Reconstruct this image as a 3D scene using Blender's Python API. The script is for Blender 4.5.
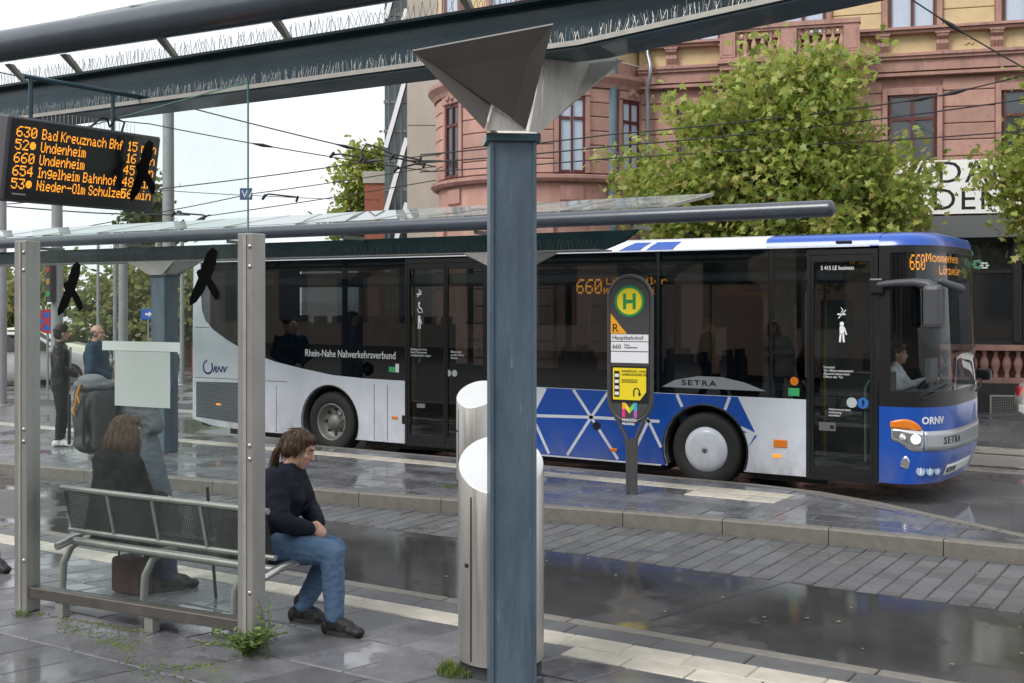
import bpy, bmesh, math, random
from mathutils import Vector, Matrix, noise
random.seed(7)
R = math.radians
for o in list(bpy.data.objects): bpy.data.objects.remove(o)
scene = bpy.context.scene
COL = scene.collection
# ------------------------------------------------------------ camera
cam_d = bpy.data.cameras.new('camera'); cam = bpy.data.objects.new('camera', cam_d); COL.objects.link(cam)
cam.location = (0, 0, 2.1); cam.rotation_euler = (R(90), 0, R(32.423))
cam_d.sensor_width = 36; cam_d.lens = 1170/1024*36; cam_d.shift_y = -41.5/1024
cam_d.clip_start = 0.05; cam_d.clip_end = 2000
scene.camera = cam
# ------------------------------------------------------------ world: overcast daylight
w = bpy.data.worlds.new('World'); scene.world = w; w.use_nodes = True
nt = w.node_tree; nt.nodes.clear()
sky = nt.nodes.new('ShaderNodeTexSky'); sky.sky_type = 'NISHITA'; sky.sun_disc = False
SUN_EL, SUN_ROT = 42, 200
sky.sun_elevation = R(SUN_EL); sky.sun_rotation = R(SUN_ROT); sky.dust_density = 4; sky.air_density = 1.2
hs = nt.nodes.new('ShaderNodeHueSaturation'); hs.inputs['Saturation'].default_value = 0.25
nt.links.new(sky.outputs[0], hs.inputs['Color'])
# cloud deck: an even bright layer with soft mottling
tc = nt.nodes.new('ShaderNodeTexCoord')
nz = nt.nodes.new('ShaderNodeTexNoise'); nz.inputs['Scale'].default_value = 2.2; nz.inputs['Detail'].default_value = 4
nt.links.new(tc.outputs['Generated'], nz.inputs['Vector'])
cr = nt.nodes.new('ShaderNodeValToRGB')
cr.color_ramp.elements[0].position = .28; cr.color_ramp.elements[0].color = (5.9, 6.3, 6.8, 1)
cr.color_ramp.elements[1].position = .7; cr.color_ramp.elements[1].color = (9.6, 9.8, 10.0, 1)
nt.links.new(nz.outputs['Fac'], cr.inputs[0])
mx = nt.nodes.new('ShaderNodeMix'); mx.data_type = 'RGBA'; mx.inputs[0].default_value = .85
nt.links.new(hs.outputs[0], mx.inputs[6]); nt.links.new(cr.outputs[0], mx.inputs[7])
bg = nt.nodes.new('ShaderNodeBackground'); bg.inputs[1].default_value = .092
nt.links.new(mx.outputs[2], bg.inputs[0])
wo = nt.nodes.new('ShaderNodeOutputWorld'); nt.links.new(bg.outputs[0], wo.inputs[0])
# ------------------------------------------------------------ sun behind the cloud
sd = bpy.data.lights.new('sun', 'SUN'); sd.energy = 1.5; sd.angle = R(25); sd.color = (1, .97, .93)
so = bpy.data.objects.new('sun', sd); COL.objects.link(so)
so.rotation_euler = (R(90-SUN_EL), 0, R(-20)); so.location = (0, -10, 30)
vs = scene.view_settings; vs.view_transform = 'Standard'; vs.look = 'None'; vs.exposure = 0.75; vs.gamma = 1; vs.use_curve_mapping = False
scene.render.engine = 'CYCLES'

# ============================================================ helpers
MATS = {}
def mat(name, col, rough=.5, metal=0., var=0., nscale=8., bump=0., bscale=40., spec=.5, rnd=0., coat=0., rvar=0., stretch=None):
    """procedural Principled: noise colour variation, noise bump, random per-object value shift"""
    if name in MATS: return MATS[name]
    m = bpy.data.materials.new(name); m.use_nodes = True; t = m.node_tree; n = t.nodes; L = t.links
    b = n['Principled BSDF']; b.inputs['Roughness'].default_value = rough; b.inputs['Metallic'].default_value = metal
    b.inputs['Specular IOR Level'].default_value = spec; b.inputs['Coat Weight'].default_value = coat
    b.inputs['Base Color'].default_value = (*col, 1)
    src = None
    if var or bump or rvar or rnd:
        co = n.new('ShaderNodeTexCoord'); vec = co.outputs['Object']
        if stretch:
            mp = n.new('ShaderNodeMapping'); mp.inputs['Scale'].default_value = stretch; L.new(vec, mp.inputs[0]); vec = mp.outputs[0]
        no = n.new('ShaderNodeTexNoise'); no.inputs['Scale'].default_value = nscale; no.inputs['Detail'].default_value = 6; no.inputs['Roughness'].default_value = .65
        L.new(vec, no.inputs['Vector'])
        if var or rnd:
            mr = n.new('ShaderNodeMapRange'); mr.inputs[1].default_value = .25; mr.inputs[2].default_value = .75
            mr.inputs[3].default_value = 1-var; mr.inputs[4].default_value = 1+var; L.new(no.outputs['Fac'], mr.inputs[0]); val = mr.outputs[0]
            if rnd:
                oi = n.new('ShaderNodeObjectInfo'); m2 = n.new('ShaderNodeMapRange'); m2.inputs[3].default_value = 1-rnd; m2.inputs[4].default_value = 1+rnd
                L.new(oi.outputs['Random'], m2.inputs[0]); mu = n.new('ShaderNodeMath'); mu.operation = 'MULTIPLY'
                L.new(val, mu.inputs[0]); L.new(m2.outputs[0], mu.inputs[1]); val = mu.outputs[0]
            vm = n.new('ShaderNodeVectorMath'); vm.operation = 'SCALE'; vm.inputs[0].default_value = col; L.new(val, vm.inputs['Scale'])
            L.new(vm.outputs[0], b.inputs['Base Color'])
        if rvar:
            n2 = n.new('ShaderNodeTexNoise'); n2.inputs['Scale'].default_value = nscale*.4; n2.inputs['Detail'].default_value = 3; L.new(vec, n2.inputs['Vector'])
            m3 = n.new('ShaderNodeMapRange'); m3.inputs[1].default_value = .38; m3.inputs[2].default_value = .62
            m3.inputs[3].default_value = max(.02, rough-rvar); m3.inputs[4].default_value = min(1, rough+rvar); L.new(n2.outputs['Fac'], m3.inputs[0]); L.new(m3.outputs[0], b.inputs['Roughness'])
        if bump:
            nb = n.new('ShaderNodeTexNoise'); nb.inputs['Scale'].default_value = bscale; nb.inputs['Detail'].default_value = 4; L.new(vec, nb.inputs['Vector'])
            bp = n.new('ShaderNodeBump'); bp.inputs['Strength'].default_value = bump; bp.inputs['Distance'].default_value = .02
            L.new(nb.outputs['Fac'], bp.inputs['Height']); L.new(bp.outputs[0], b.inputs['Normal'])
    MATS[name] = m; return m
def emit(name, col, s):
    if name in MATS: return MATS[name]
    m = mat(name, (.02, .02, .02), .5); b = m.node_tree.nodes['Principled BSDF']
    b.inputs['Emission Color'].default_value = (*col, 1); b.inputs['Emission Strength'].default_value = s
    return m
def glassm(name, tint, ior=1.45, rough=.0, dirt=0., tintmix=0.):
    """thin pane: tinted see-through with Fresnel reflection, optionally a film of grime"""
    if name in MATS: return MATS[name]
    m = bpy.data.materials.new(name); m.use_nodes = True; t = m.node_tree; n = t.nodes; L = t.links; n.clear()
    out = n.new('ShaderNodeOutputMaterial'); tr = n.new('ShaderNodeBsdfTransparent'); tr.inputs[0].default_value = (*tint, 1)
    gl = n.new('ShaderNodeBsdfGlossy'); gl.inputs['Roughness'].default_value = rough; gl.inputs[0].default_value = (.95, .97, 1, 1)
    fr = n.new('ShaderNodeFresnel'); ge = n.new('ShaderNodeNewGeometry'); im = n.new('ShaderNodeMapRange'); im.inputs[3].default_value = ior; im.inputs[4].default_value = 1/ior
    L.new(ge.outputs['Backfacing'], im.inputs[0]); L.new(im.outputs[0], fr.inputs[0])   # the pane is thin: both faces reflect alike
    mi = n.new('ShaderNodeMixShader'); L.new(fr.outputs[0], mi.inputs[0]); L.new(tr.outputs[0], mi.inputs[1]); L.new(gl.outputs[0], mi.inputs[2])
    last = mi.outputs[0]
    if dirt:
        co = n.new('ShaderNodeTexCoord'); mp = n.new('ShaderNodeMapping'); mp.inputs['Scale'].default_value = (1, 1, .35); L.new(co.outputs['Object'], mp.inputs[0])
        no = n.new('ShaderNodeTexNoise'); no.inputs['Scale'].default_value = 5; no.inputs['Detail'].default_value = 8; no.inputs['Roughness'].default_value = .7; L.new(mp.outputs[0], no.inputs['Vector'])
        mr = n.new('ShaderNodeMapRange'); mr.inputs[1].default_value = .35; mr.inputs[2].default_value = .8; mr.inputs[3].default_value = dirt*.35; mr.inputs[4].default_value = dirt*1.6
        L.new(no.outputs['Fac'], mr.inputs[0]); df = n.new('ShaderNodeBsdfDiffuse'); df.inputs[0].default_value = (.55, .58, .57, 1)
        m2 = n.new('ShaderNodeMixShader'); L.new(mr.outputs[0], m2.inputs[0]); L.new(last, m2.inputs[1]); L.new(df.outputs[0], m2.inputs[2]); last = m2.outputs[0]
    L.new(last, out.inputs[0]); MATS[name] = m; return m

def overlay(m, col, lo, hi, scale, stretch=(1,1,1), zfade=None, amt=1., rough=None):
    """wear or dirt patches of their own shape laid over a material's colour"""
    t = m.node_tree; n = t.nodes; L = t.links; b = n['Principled BSDF']; co = n.new('ShaderNodeTexCoord'); mp = n.new('ShaderNodeMapping'); mp.inputs['Scale'].default_value = stretch; L.new(co.outputs['Object'], mp.inputs[0])
    no = n.new('ShaderNodeTexNoise'); no.inputs['Scale'].default_value = scale; no.inputs['Detail'].default_value = 8; no.inputs['Roughness'].default_value = .7; L.new(mp.outputs[0], no.inputs['Vector'])
    mr = n.new('ShaderNodeMapRange'); mr.inputs[1].default_value = lo; mr.inputs[2].default_value = hi; mr.inputs[3].default_value = 0; mr.inputs[4].default_value = amt; L.new(no.outputs['Fac'], mr.inputs[0]); fac = mr.outputs[0]
    if zfade:
        sp = n.new('ShaderNodeSeparateXYZ'); L.new(co.outputs['Object'], sp.inputs[0]); zr = n.new('ShaderNodeMapRange'); zr.inputs[1].default_value = zfade[0]; zr.inputs[2].default_value = zfade[1]; zr.inputs[3].default_value = 1; zr.inputs[4].default_value = 0; L.new(sp.outputs[2], zr.inputs[0])
        mu = n.new('ShaderNodeMath'); mu.operation = 'MULTIPLY'; L.new(fac, mu.inputs[0]); L.new(zr.outputs[0], mu.inputs[1]); fac = mu.outputs[0]
    mx_ = n.new('ShaderNodeMix'); mx_.data_type = 'RGBA'; L.new(fac, mx_.inputs[0]); mx_.inputs[7].default_value = (*col, 1); src = b.inputs['Base Color']
    if src.is_linked: L.new(src.links[0].from_socket, mx_.inputs[6])
    else: mx_.inputs[6].default_value = src.default_value
    L.new(mx_.outputs[2], src); return m
class MB:
    """collects shapes; build() links them as one mesh object"""
    def __init__(s): s.v = []; s.f = []; s.smooth = []
    def add(s, vs, fs, sm=False):
        k = len(s.v); s.v += [tuple(v) for v in vs]; s.f += [tuple(i+k for i in f) for f in fs]; s.smooth += [sm]*len(fs); return s
    def box(s, x0, x1, y0, y1, z0, z1, bev=0.):
        if bev:
            b = min(bev, abs(x1-x0)/2.2, abs(y1-y0)/2.2, abs(z1-z0)/2.2); bm = bmesh.new()
            bmesh.ops.create_cube(bm, size=1)
            for q in bm.verts: q.co = ((x0+x1)/2+q.co.x*(x1-x0), (y0+y1)/2+q.co.y*(y1-y0), (z0+z1)/2+q.co.z*(z1-z0))
            bmesh.ops.bevel(bm, geom=bm.edges[:], offset=b, segments=1 if bev < .012 else 2, affect='EDGES', profile=.6)
            bm.verts.index_update(); s.add([q.co[:] for q in bm.verts], [[q.index for q in f.verts] for f in bm.faces]); bm.free(); return s
        return s.add([(x0,y0,z0),(x1,y0,z0),(x1,y1,z0),(x0,y1,z0),(x0,y0,z1),(x1,y0,z1),(x1,y1,z1),(x0,y1,z1)],
                     [(0,3,2,1),(4,5,6,7),(0,1,5,4),(1,2,6,5),(2,3,7,6),(3,0,4,7)])
    def obox(s, c, ax, hx, ay, hy, az, hz):
        c, ax, ay, az = Vector(c), Vector(ax), Vector(ay), Vector(az); vs = []
        for k in (-1, 1):
            for i, j in ((-1,-1),(1,-1),(1,1),(-1,1)): vs.append(c+ax*hx*i+ay*hy*j+az*hz*k)
        return s.add(vs, [(0,3,2,1),(4,5,6,7),(0,1,5,4),(1,2,6,5),(2,3,7,6),(3,0,4,7)])
    def tube(s, pts, r, seg=10, cap=True, sm=True):
        pts = [Vector(p) for p in pts]; n = len(pts); rr = r if isinstance(r, (list, tuple)) else [r]*n; rings = []; up = None
        for i, p in enumerate(pts):
            d = (pts[min(i+1, n-1)]-pts[max(i-1, 0)]).normalized()
            if up is None:
                up = Vector((0,0,1)) if abs(d.z) < .9 else Vector((1,0,0))
            a = d.cross(up).normalized(); b = a.cross(d).normalized(); up = b
            rings.append([p+(a*math.cos(2*math.pi*k/seg)+b*math.sin(2*math.pi*k/seg))*rr[i] for k in range(seg)])
        vs = [q for g in rings for q in g]; fs = []
        for i in range(n-1):
            for k in range(seg): fs.append((i*seg+k, (i+1)*seg+k, (i+1)*seg+(k+1)%seg, i*seg+(k+1)%seg))
        s.add(vs, fs, sm)
        if cap: s.add(rings[0], [tuple(range(seg))]); s.add(rings[-1], [tuple(range(seg))[::-1]])
        return s
    def lathe(s, prof, c=(0,0,0), seg=24, axis='z', sm=True, a0=0, a1=360):
        vs = []; fs = []; full = abs(a1-a0) >= 360; m = seg if full else seg+1; n = len(prof)
        for k in range(m):
            a = R(a0+(a1-a0)*k/seg)
            for r, h in prof:
                if axis == 'z': q = (c[0]+r*math.cos(a), c[1]+r*math.sin(a), c[2]+h)
                elif axis == 'y': q = (c[0]+r*math.cos(a), c[1]+h, c[2]+r*math.sin(a))
                else: q = (c[0]+h, c[1]+r*math.cos(a), c[2]+r*math.sin(a))
                vs.append(q)
        for k in range(seg):
            k2 = (k+1) % m
            for i in range(n-1): fs.append((k*n+i, k2*n+i, k2*n+i+1, k*n+i+1))
        return s.add(vs, fs, sm)
    def prism(s, poly, ext, axis='y'):
        """2-D outline poly pushed from ext[0] to ext[1]; axis y: (x,z), z: (x,y), x: (y,z)"""
        n = len(poly); vs = []
        for e in ext:
            for a, b in poly: vs.append({'y': (a, e, b), 'z': (a, b, e), 'x': (e, a, b)}[axis])
        fs = [tuple(range(n)), tuple(range(n, 2*n))[::-1]]+[(i, i+n, (i+1) % n+n, (i+1) % n) for i in range(n)]
        return s.add(vs, fs)
    def ell(s, c, r, seg=14, rings=9, rot=None):
        vs = []; fs = []; c = Vector(c)
        for i in range(rings+1):
            t = math.pi*i/rings
            for k in range(seg):
                p = 2*math.pi*k/seg; q = Vector((r[0]*math.sin(t)*math.cos(p), r[1]*math.sin(t)*math.sin(p), r[2]*math.cos(t)))
                if rot is not None: q = rot @ q
                vs.append(c+q)
        for i in range(rings):
            for k in range(seg): fs.append((i*seg+k, (i+1)*seg+k, (i+1)*seg+(k+1) % seg, i*seg+(k+1) % seg))
        return s.add(vs, fs, True)
    def cone(s, p0, r0, p1, r1, seg=12):
        """round-ended tapered limb"""
        p0, p1 = Vector(p0), Vector(p1); d = p1-p0; L = d.length
        d = d/L if L > 1e-6 else Vector((0,0,1)); q = d.to_track_quat('Z', 'Y').to_matrix(); vs = []; fs = []; prof = []
        for k in range(4): a = math.pi/2*(1-k/4); prof.append((r0*math.cos(a), -r0*math.sin(a)))
        prof.append((r0, 0)); prof.append((r1, L))
        for k in range(1, 5): a = math.pi/2*k/4; prof.append((r1*math.cos(a), L+r1*math.sin(a)))
        for rr, h in prof:
            for k in range(seg):
                a = 2*math.pi*k/seg; vs.append(p0+q @ Vector((max(rr, 1e-5)*math.cos(a), max(rr, 1e-5)*math.sin(a), h)))
        for i in range(len(prof)-1):
            for k in range(seg): fs.append((i*seg+k, i*seg+(k+1) % seg, (i+1)*seg+(k+1) % seg, (i+1)*seg+k))
        return s.add(vs, fs, True)
    def mesh(s, name, fixn=True):
        me = bpy.data.meshes.new(name); me.from_pydata(s.v, [], s.f); me.polygons.foreach_set('use_smooth', s.smooth)
        if fixn:
            bm = bmesh.new(); bm.from_mesh(me); bmesh.ops.recalc_face_normals(bm, faces=bm.faces[:]); bm.to_mesh(me); bm.free()
        me.update(); return me
    def build(s, name, m, parent=None, world=False, fixn=True):
        if parent is not None and world:
            inv = WM[parent.name].inverted(); s.v = [tuple(inv @ Vector(v)) for v in s.v]
        me = s.mesh(name, fixn); me.materials.append(m); return link(name, me, parent)
WM = {}
def link(name, me, parent=None):
    o = bpy.data.objects.new(name, me); COL.objects.link(o)
    if parent is not None: o.parent = parent; WM[o.name] = WM[parent.name]
    else: WM[o.name] = Matrix()
    return o
def tag(o, label, cat, group=None):
    o['label'] = label; o['category'] = cat
    if group: o['group'] = group
    return o
def thing(name, loc, rz=0., label='', cat='', group=None):
    o = bpy.data.objects.new(name, None); COL.objects.link(o); o.location = loc; o.rotation_euler = (0, 0, rz); o.empty_display_size = .2
    WM[o.name] = Matrix.Translation(loc) @ Matrix.Rotation(rz, 4, 'Z'); return tag(o, label, cat, group)
def struct(o, kind='structure'): o['kind'] = kind; return o
def piece(name, me, parent, loc=(0,0,0), rot=(0,0,0), sc=(1,1,1)):
    o = bpy.data.objects.new(name, me); COL.objects.link(o); o.parent = parent; o.location = loc; o.rotation_euler = rot; o.scale = sc; WM[o.name] = WM[parent.name]; return o
def boxmesh(name, m, sx, sy, sz, bev=.006):
    b = MB(); b.box(-sx/2, sx/2, -sy/2, sy/2, -sz, 0, bev); me = b.mesh(name); me.materials.append(m); return me
TXT = []
def text(name, body, size, m, parent, M, ext=.0015, align='LEFT', sx=1., bold=0., shear=0., spacing=1.):
    """lettering as a thin real mesh; M places it (text x right, y up, z out) in the parent's frame"""
    cu = bpy.data.curves.new(name, 'FONT'); cu.body = body; cu.size = size; cu.extrude = ext; cu.align_x = align; cu.shear = shear; cu.offset = bold; cu.space_character = spacing; cu.resolution_u = 3
    t = bpy.data.objects.new('tmp_text', cu); COL.objects.link(t); dg = bpy.context.evaluated_depsgraph_get()
    me = bpy.data.meshes.new_from_object(t.evaluated_get(dg)); bpy.data.objects.remove(t)
    me.transform(M @ Matrix.Diagonal((sx, 1, 1, 1))); me.materials.clear(); me.materials.append(m); me.name = name
    return link(name, me, parent)
def frame(o, xr, up):
    """matrix with origin o, text-right xr, text-up up"""
    xr, up = Vector(xr).normalized(), Vector(up).normalized(); n = xr.cross(up).normalized(); up = n.cross(xr)
    return Matrix(((xr.x, up.x, n.x, o[0]), (xr.y, up.y, n.y, o[1]), (xr.z, up.z, n.z, o[2]), (0,0,0,1)))
ROAD = -.14
GLYPH = {}
for q in """0:3E5149453E 1:00427F4000 2:4261514946 3:2141494D33 4:1814127F10 5:2745454539 6:3C4A494931 7:4121110907 8:3649494936 9:464949291E A:7C1211127C B:7F49494936 I:00417F4100 K:7F08142241 L:7F40404040 M:7F021C027F N:7F0408107F O:3E4141413E S:2649494932 U:3F4040403F
a:2054547840 b:7F28444438 c:3844444428 d:384444287F e:3854545418 f:00087E0902 g:0C5252523E h:7F08040478 i:00447D4000 k:7F10284400 l:00417F4000 m:7C04780478 n:7C08040478 o:3844444438 r:7C08040408 t:04043F4424 u:3C4040207C w:3C4030403C z:4464544C44 ö:3944444539 -:0808080808 *:1C3E3E3E1C""".split():
    GLYPH[q[0]] = [int(q[2+2*k:4+2*k], 16) for k in range(5)]
def led(name, s, h, m, parent, put, align='LEFT', sx=1.):
    """dot-matrix lettering: one small square per lit diode; put(x, y) gives the place in the parent's frame"""
    p = h/7; cells = []; x = 0
    for ch in s:
        if ch == ' ': x += 3; continue
        g = GLYPH[ch]; cols_ = [c for c in g]
        while cols_ and cols_[0] == 0: cols_.pop(0)
        while cols_ and cols_[-1] == 0: cols_.pop()
        for c in cols_:
            for r_ in range(8):
                if c >> r_ & 1: cells.append((x, 6-r_))
            x += 1
        x += 1
    w_ = (x-1)*p*sx; off = {'LEFT': 0, 'RIGHT': -w_, 'CENTER': -w_/2}[align]; b = MB()
    for cx, cy in cells:
        x0, y0 = off+cx*p*sx, cy*p; e = .88; b.add([put(x0, y0), put(x0+p*sx*e, y0), put(x0+p*sx*e, y0+p*e), put(x0, y0+p*e)], [(0,1,2,3)])
    o = b.build(name, m, parent, fixn=False); o['kind'] = 'stuff'; return o
# ============================================================ setting: ground, road, platforms
def wet(name, col, rough, var, nscale, puddle, bump=.25, bscale=60, pscale=.55, rnd=0.):
    """wet paving: dry-ish grain with smooth films of standing water where the noise is low"""
    m = mat(name, col, rough, 0, var, nscale, 0, rnd=rnd); t = m.node_tree; n = t.nodes; L = t.links; b = n['Principled BSDF']
    co = n.new('ShaderNodeNewGeometry')
    pn = n.new('ShaderNodeTexNoise'); pn.inputs['Scale'].default_value = pscale; pn.inputs['Detail'].default_value = 5; pn.inputs['Roughness'].default_value = .6; L.new(co.outputs['Position'], pn.inputs['Vector'])
    mr = n.new('ShaderNodeMapRange'); mr.interpolation_type = 'SMOOTHSTEP'; mr.inputs[1].default_value = puddle-.06; mr.inputs[2].default_value = puddle+.06; L.new(pn.outputs['Fac'], mr.inputs[0])
    ro = n.new('ShaderNodeMapRange'); ro.inputs[3].default_value = .04; ro.inputs[4].default_value = rough; L.new(mr.outputs[0], ro.inputs[0]); L.new(ro.outputs[0], b.inputs['Roughness'])
    nb = n.new('ShaderNodeTexNoise'); nb.inputs['Scale'].default_value = bscale; nb.inputs['Detail'].default_value = 5; L.new(co.outputs['Position'], nb.inputs['Vector'])
    bs = n.new('ShaderNodeMath'); bs.operation = 'MULTIPLY'; bs.inputs[1].default_value = bump; L.new(mr.outputs[0], bs.inputs[0])
    ba = n.new('ShaderNodeMath'); ba.operation = 'ADD'; ba.inputs[1].default_value = .02; L.new(bs.outputs[0], ba.inputs[0])
    bp = n.new('ShaderNodeBump'); bp.inputs['Distance'].default_value = .01; L.new(ba.outputs[0], bp.inputs['Strength']); L.new(nb.outputs['Fac'], bp.inputs['Height']); L.new(bp.outputs[0], b.inputs['Normal'])
    return m
M_ground = wet('wet_asphalt_far', (.13, .13, .135), .32, .2, 1.5, .5)
M_lane = wet('wet_lane_asphalt', (.058, .056, .056), .30, .40, 1.6, .55, .35, 140)
M_slab = wet('wet_slate_slab', (.125, .125, .135), .36, .28, 5, .50, .30, 90, 1.3, .22)
for m_, r_ in ((M_slab, .2),):
    pass
M_block = wet('paving_block_stone', (.125, .125, .13), .5, .28, 14, .36, .6, 120, .8, .2)
M_light = wet('light_tactile_stone', (.47, .43, .36), .45, .22, 6, .40, .3, 110, .55, .12)
M_kerb = wet('kerb_granite', (.175, .16, .14), .5, .22, 10, .36, .5, 100)
M_dark = wet('dark_band_stone', (.10, .10, .105), .42, .2, 8, .42, .4, 90)
M_joint = mat('joint_sand', (.05, .047, .042), .85, 0, .3, 30, .5, 150)
M_moss = mat('moss', (.13, .17, .03), .95, 0, .4, 20, .8, 120)

b = MB(); b.add([(-700,-700,ROAD-.012),(700,-700,ROAD-.012),(700,700,ROAD-.012),(-700,700,ROAD-.012)], [(0,1,2,3)])
struct(b.build('ground', M_ground))
# far kerb curve of the island platform (front edge), then its rounded tip and back edge
KF = [(-44,5.7),(-30,7.3),(-20,8.45),(-13.65,9.19),(-8.45,9.82),(-4.77,10.45),(-3.52,10.59),(-2.58,10.64),(-1.65,10.69),(-.9,10.73)]
def lerp_curve(pts, x):
    for (a, b_), (c, d_) in zip(pts, pts[1:]):
        if a <= x <= c: return b_+(d_-b_)*(x-a)/(c-a)
    return pts[-1][1] if x > pts[-1][0] else pts[0][1]
kf = lambda x: lerp_curve(KF, x)
KB = [(-44,12.78),(-4.6,12.78),(-4.2,12.72),(-3.6,12.5),(-3.07,12.2),(-2.38,11.72),(-1.77,11.36),(-1.2,11.02),(-.9,10.86)]
kb = lambda x: lerp_curve(KB, x)
# lane
b = MB(); b.add([(-60,6.6,ROAD-.006),(30,6.6,ROAD-.006),(30,9.03,ROAD-.006),(-60,9.03,ROAD-.006)], [(0,1,2,3)])
lane = struct(b.build('road_lane', M_lane))
b = MB(); b.obox((-3.36,8.25,ROAD-.0045), (.253,.967,0), .86, (.967,-.253,0), .012, (0,0,1), .0015); b.build('asphalt_seam', mat('bitumen_seam', (.05,.05,.055), .12), lane)
# block paving strip between lane and island kerb
bedp = [(-14.9,9.03),(30,9.03)]+[(30,12.2),(2.5,11.3)]+[(x, y+.02) for x, y in KF[::-1] if x > -14]
b = MB(); b.prism(bedp, (ROAD-.011, ROAD-.006), 'z')
strip = struct(b.build('block_pavement', M_joint))
BW, BL = .17, .25
blk = boxmesh('paving_block', M_block, BW-.012, BL-.012, .03, .007)
cells = []
cs, sn = math.cos(R(-4)), math.sin(R(-4))
for i in range(-190, 160):
    for j in range(0, 16):
        lx = i*BW; ly = j*BL+(i % 2)*BL*.5
        x = -1.5+lx; y = 9.03+ly+BL/2
        if y+BL/2 > min(kf(x-.08), kf(x+.08))-.01 and x < -.9: continue
        if x >= -.9 and y+BL/2 > 10.75+.05*(x+.9): continue
        if y-BL/2 < 9.03-.001: continue
        d = .536*-x+.844*y; px = 512+1170*(.844*x+.536*y)/max(d, .5)
        if d > 1 and -60 < px < 1090: cells.append((d, x, y))
cells.sort()
rest = MB()
for k, (d, x, y) in enumerate(cells):
    rz = random.uniform(-.012, .012); z = ROAD+random.uniform(-.003, .004)
    if k < 300:
        piece('paving_block', blk, strip, (x, y, z), (random.uniform(-.012,.012), random.uniform(-.012,.012), rz))
    else: rest.box(x-BW/2+.006, x+BW/2-.006, y-BL/2+.006, y+BL/2-.006, ROAD-.008, z)
# cut half blocks along the lane edge
hb = boxmesh('edge_block', M_block, BW-.012, BL/2-.012, .03, .006)
for i in range(-120, 60):
    x = -1.5+i*BW
    if i % 2: rest.box(x-BW/2+.006, x+BW/2-.006, 9.034, 9.03+BL/2-.006, ROAD-.008, ROAD+random.uniform(-.002,.003))
    ye = (min(kf(x-.08), kf(x+.08)) if x < -.9 else 10.75+.05*(x+.9))-.012; y0 = 9.03+(i % 2)*BL*.5; k = int((ye-y0+.002-.0)/BL)
    while y0+(k+1)*BL > ye+.002: k -= 1
    y0 += (k+1)*BL+.006
    if ye-y0 > .02: rest.box(x-BW/2+.006, x+BW/2-.006, y0, ye, ROAD-.008, ROAD+random.uniform(-.002,.003))
struct(rest.build('paving_blocks_far', M_block, strip), 'stuff')

# ---------------- near platform
b = MB(); b.box(-60, 30, -30, 6.64, ROAD-.3, -.012); near = struct(b.build('near_platform', M_joint))
def slab_mesh(name, m, w, l, th, shear=0., bev=.008):
    bm = bmesh.new(); bmesh.ops.create_cube(bm, size=1)
    for q in bm.verts: q.co = (q.co.x*w+q.co.y*l*shear, q.co.y*l, (q.co.z-.5)*th)
    bmesh.ops.bevel(bm, geom=[e for e in bm.edges if e.verts[0].co.z > -.001 and e.verts[1].co.z > -.001], offset=bev, segments=1, affect='EDGES')
    me = bpy.data.meshes.new(name); bm.to_mesh(me); bm.free(); me.materials.append(m); return me
SW, SL, SH = .42, .56, .30     # slab width along the kerb, length across, skew
sl = [slab_mesh('paving_slab', M_slab, SW-.011, SL-.011, .04, SH) for _ in range(1)][0]
cand = []
for j in range(-12, 1):
    for i in range(-60, 40):
        y = 6.185-SL/2+j*SL; x = i*SW+(j % 2)*SW*0+y*SH+(.21 if j % 2 else 0)
        d = .536*-x+.844*y
        if d < 4.4: continue
        px = 512+1170*(.844*x+.536*y)/d
        if -70 < px < 1100: cand.append((d, x, y))
cand.sort()
mslab = MB()
for k, (d, x, y) in enumerate(cand):
    if k < 300: piece('paving_slab', sl, near, (x, y, random.uniform(-.003,.001)), (random.uniform(-.004,.004), random.uniform(-.004,.004), 0))
    else: mslab.box(x-SW/2+.006, x+SW/2-.006, y-SL/2+.006, y+SL/2-.006, -.012, random.uniform(-.003,.0))
# beyond the built slabs the same paving goes on behind the camera
mslab.box(-8, 12, -29, -1, -.011, -.002)
struct(mslab.build('paving_slabs_beyond', M_slab, near), 'stuff')
tt = slab_mesh('tactile_tile', M_light, .395, .225, .03)
for i in range(-62, 10):
    x = -.6+i*.40; d = .536*-x+.844*6.1; px = 512+1170*(.844*x+.536*6.1)/max(d, .3)
    if d > .5 and -90 < px < 1150: piece('tactile_tile', tt, near, (x, 6.305, random.uniform(-.001,.002)), (0,0,random.uniform(-.004,.004)))
tt2 = slab_mesh('tactile_tile', M_light, .395, .19, .03)
for i in range(0, 9): piece('tactile_tile', tt2, near, (-3.28+i*.40, 6.09, .004), (0,0,0))
db = slab_mesh('edge_slab', M_dark, .59, .205, .03)
for i in range(-42, 8):
    x = -.4+i*.60; d = .536*-x+.844*6.5; px = 512+1170*(.844*x+.536*6.5)/max(d, .3)
    if d > .5 and -90 < px < 1150: piece('edge_slab', db, near, (x, 6.527, random.uniform(-.002,.001)))
ks = MB(); ks.box(-.495, .495, -.055, .055, -.3, .0, .015); ksm = ks.mesh('kerb_stone'); ksm.materials.append(M_kerb)
for i in range(-25, 6): piece('kerb_stone', ksm, near, (-.3+i*1.0, 6.69, random.uniform(0,.003)), (0,0,0))
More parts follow.
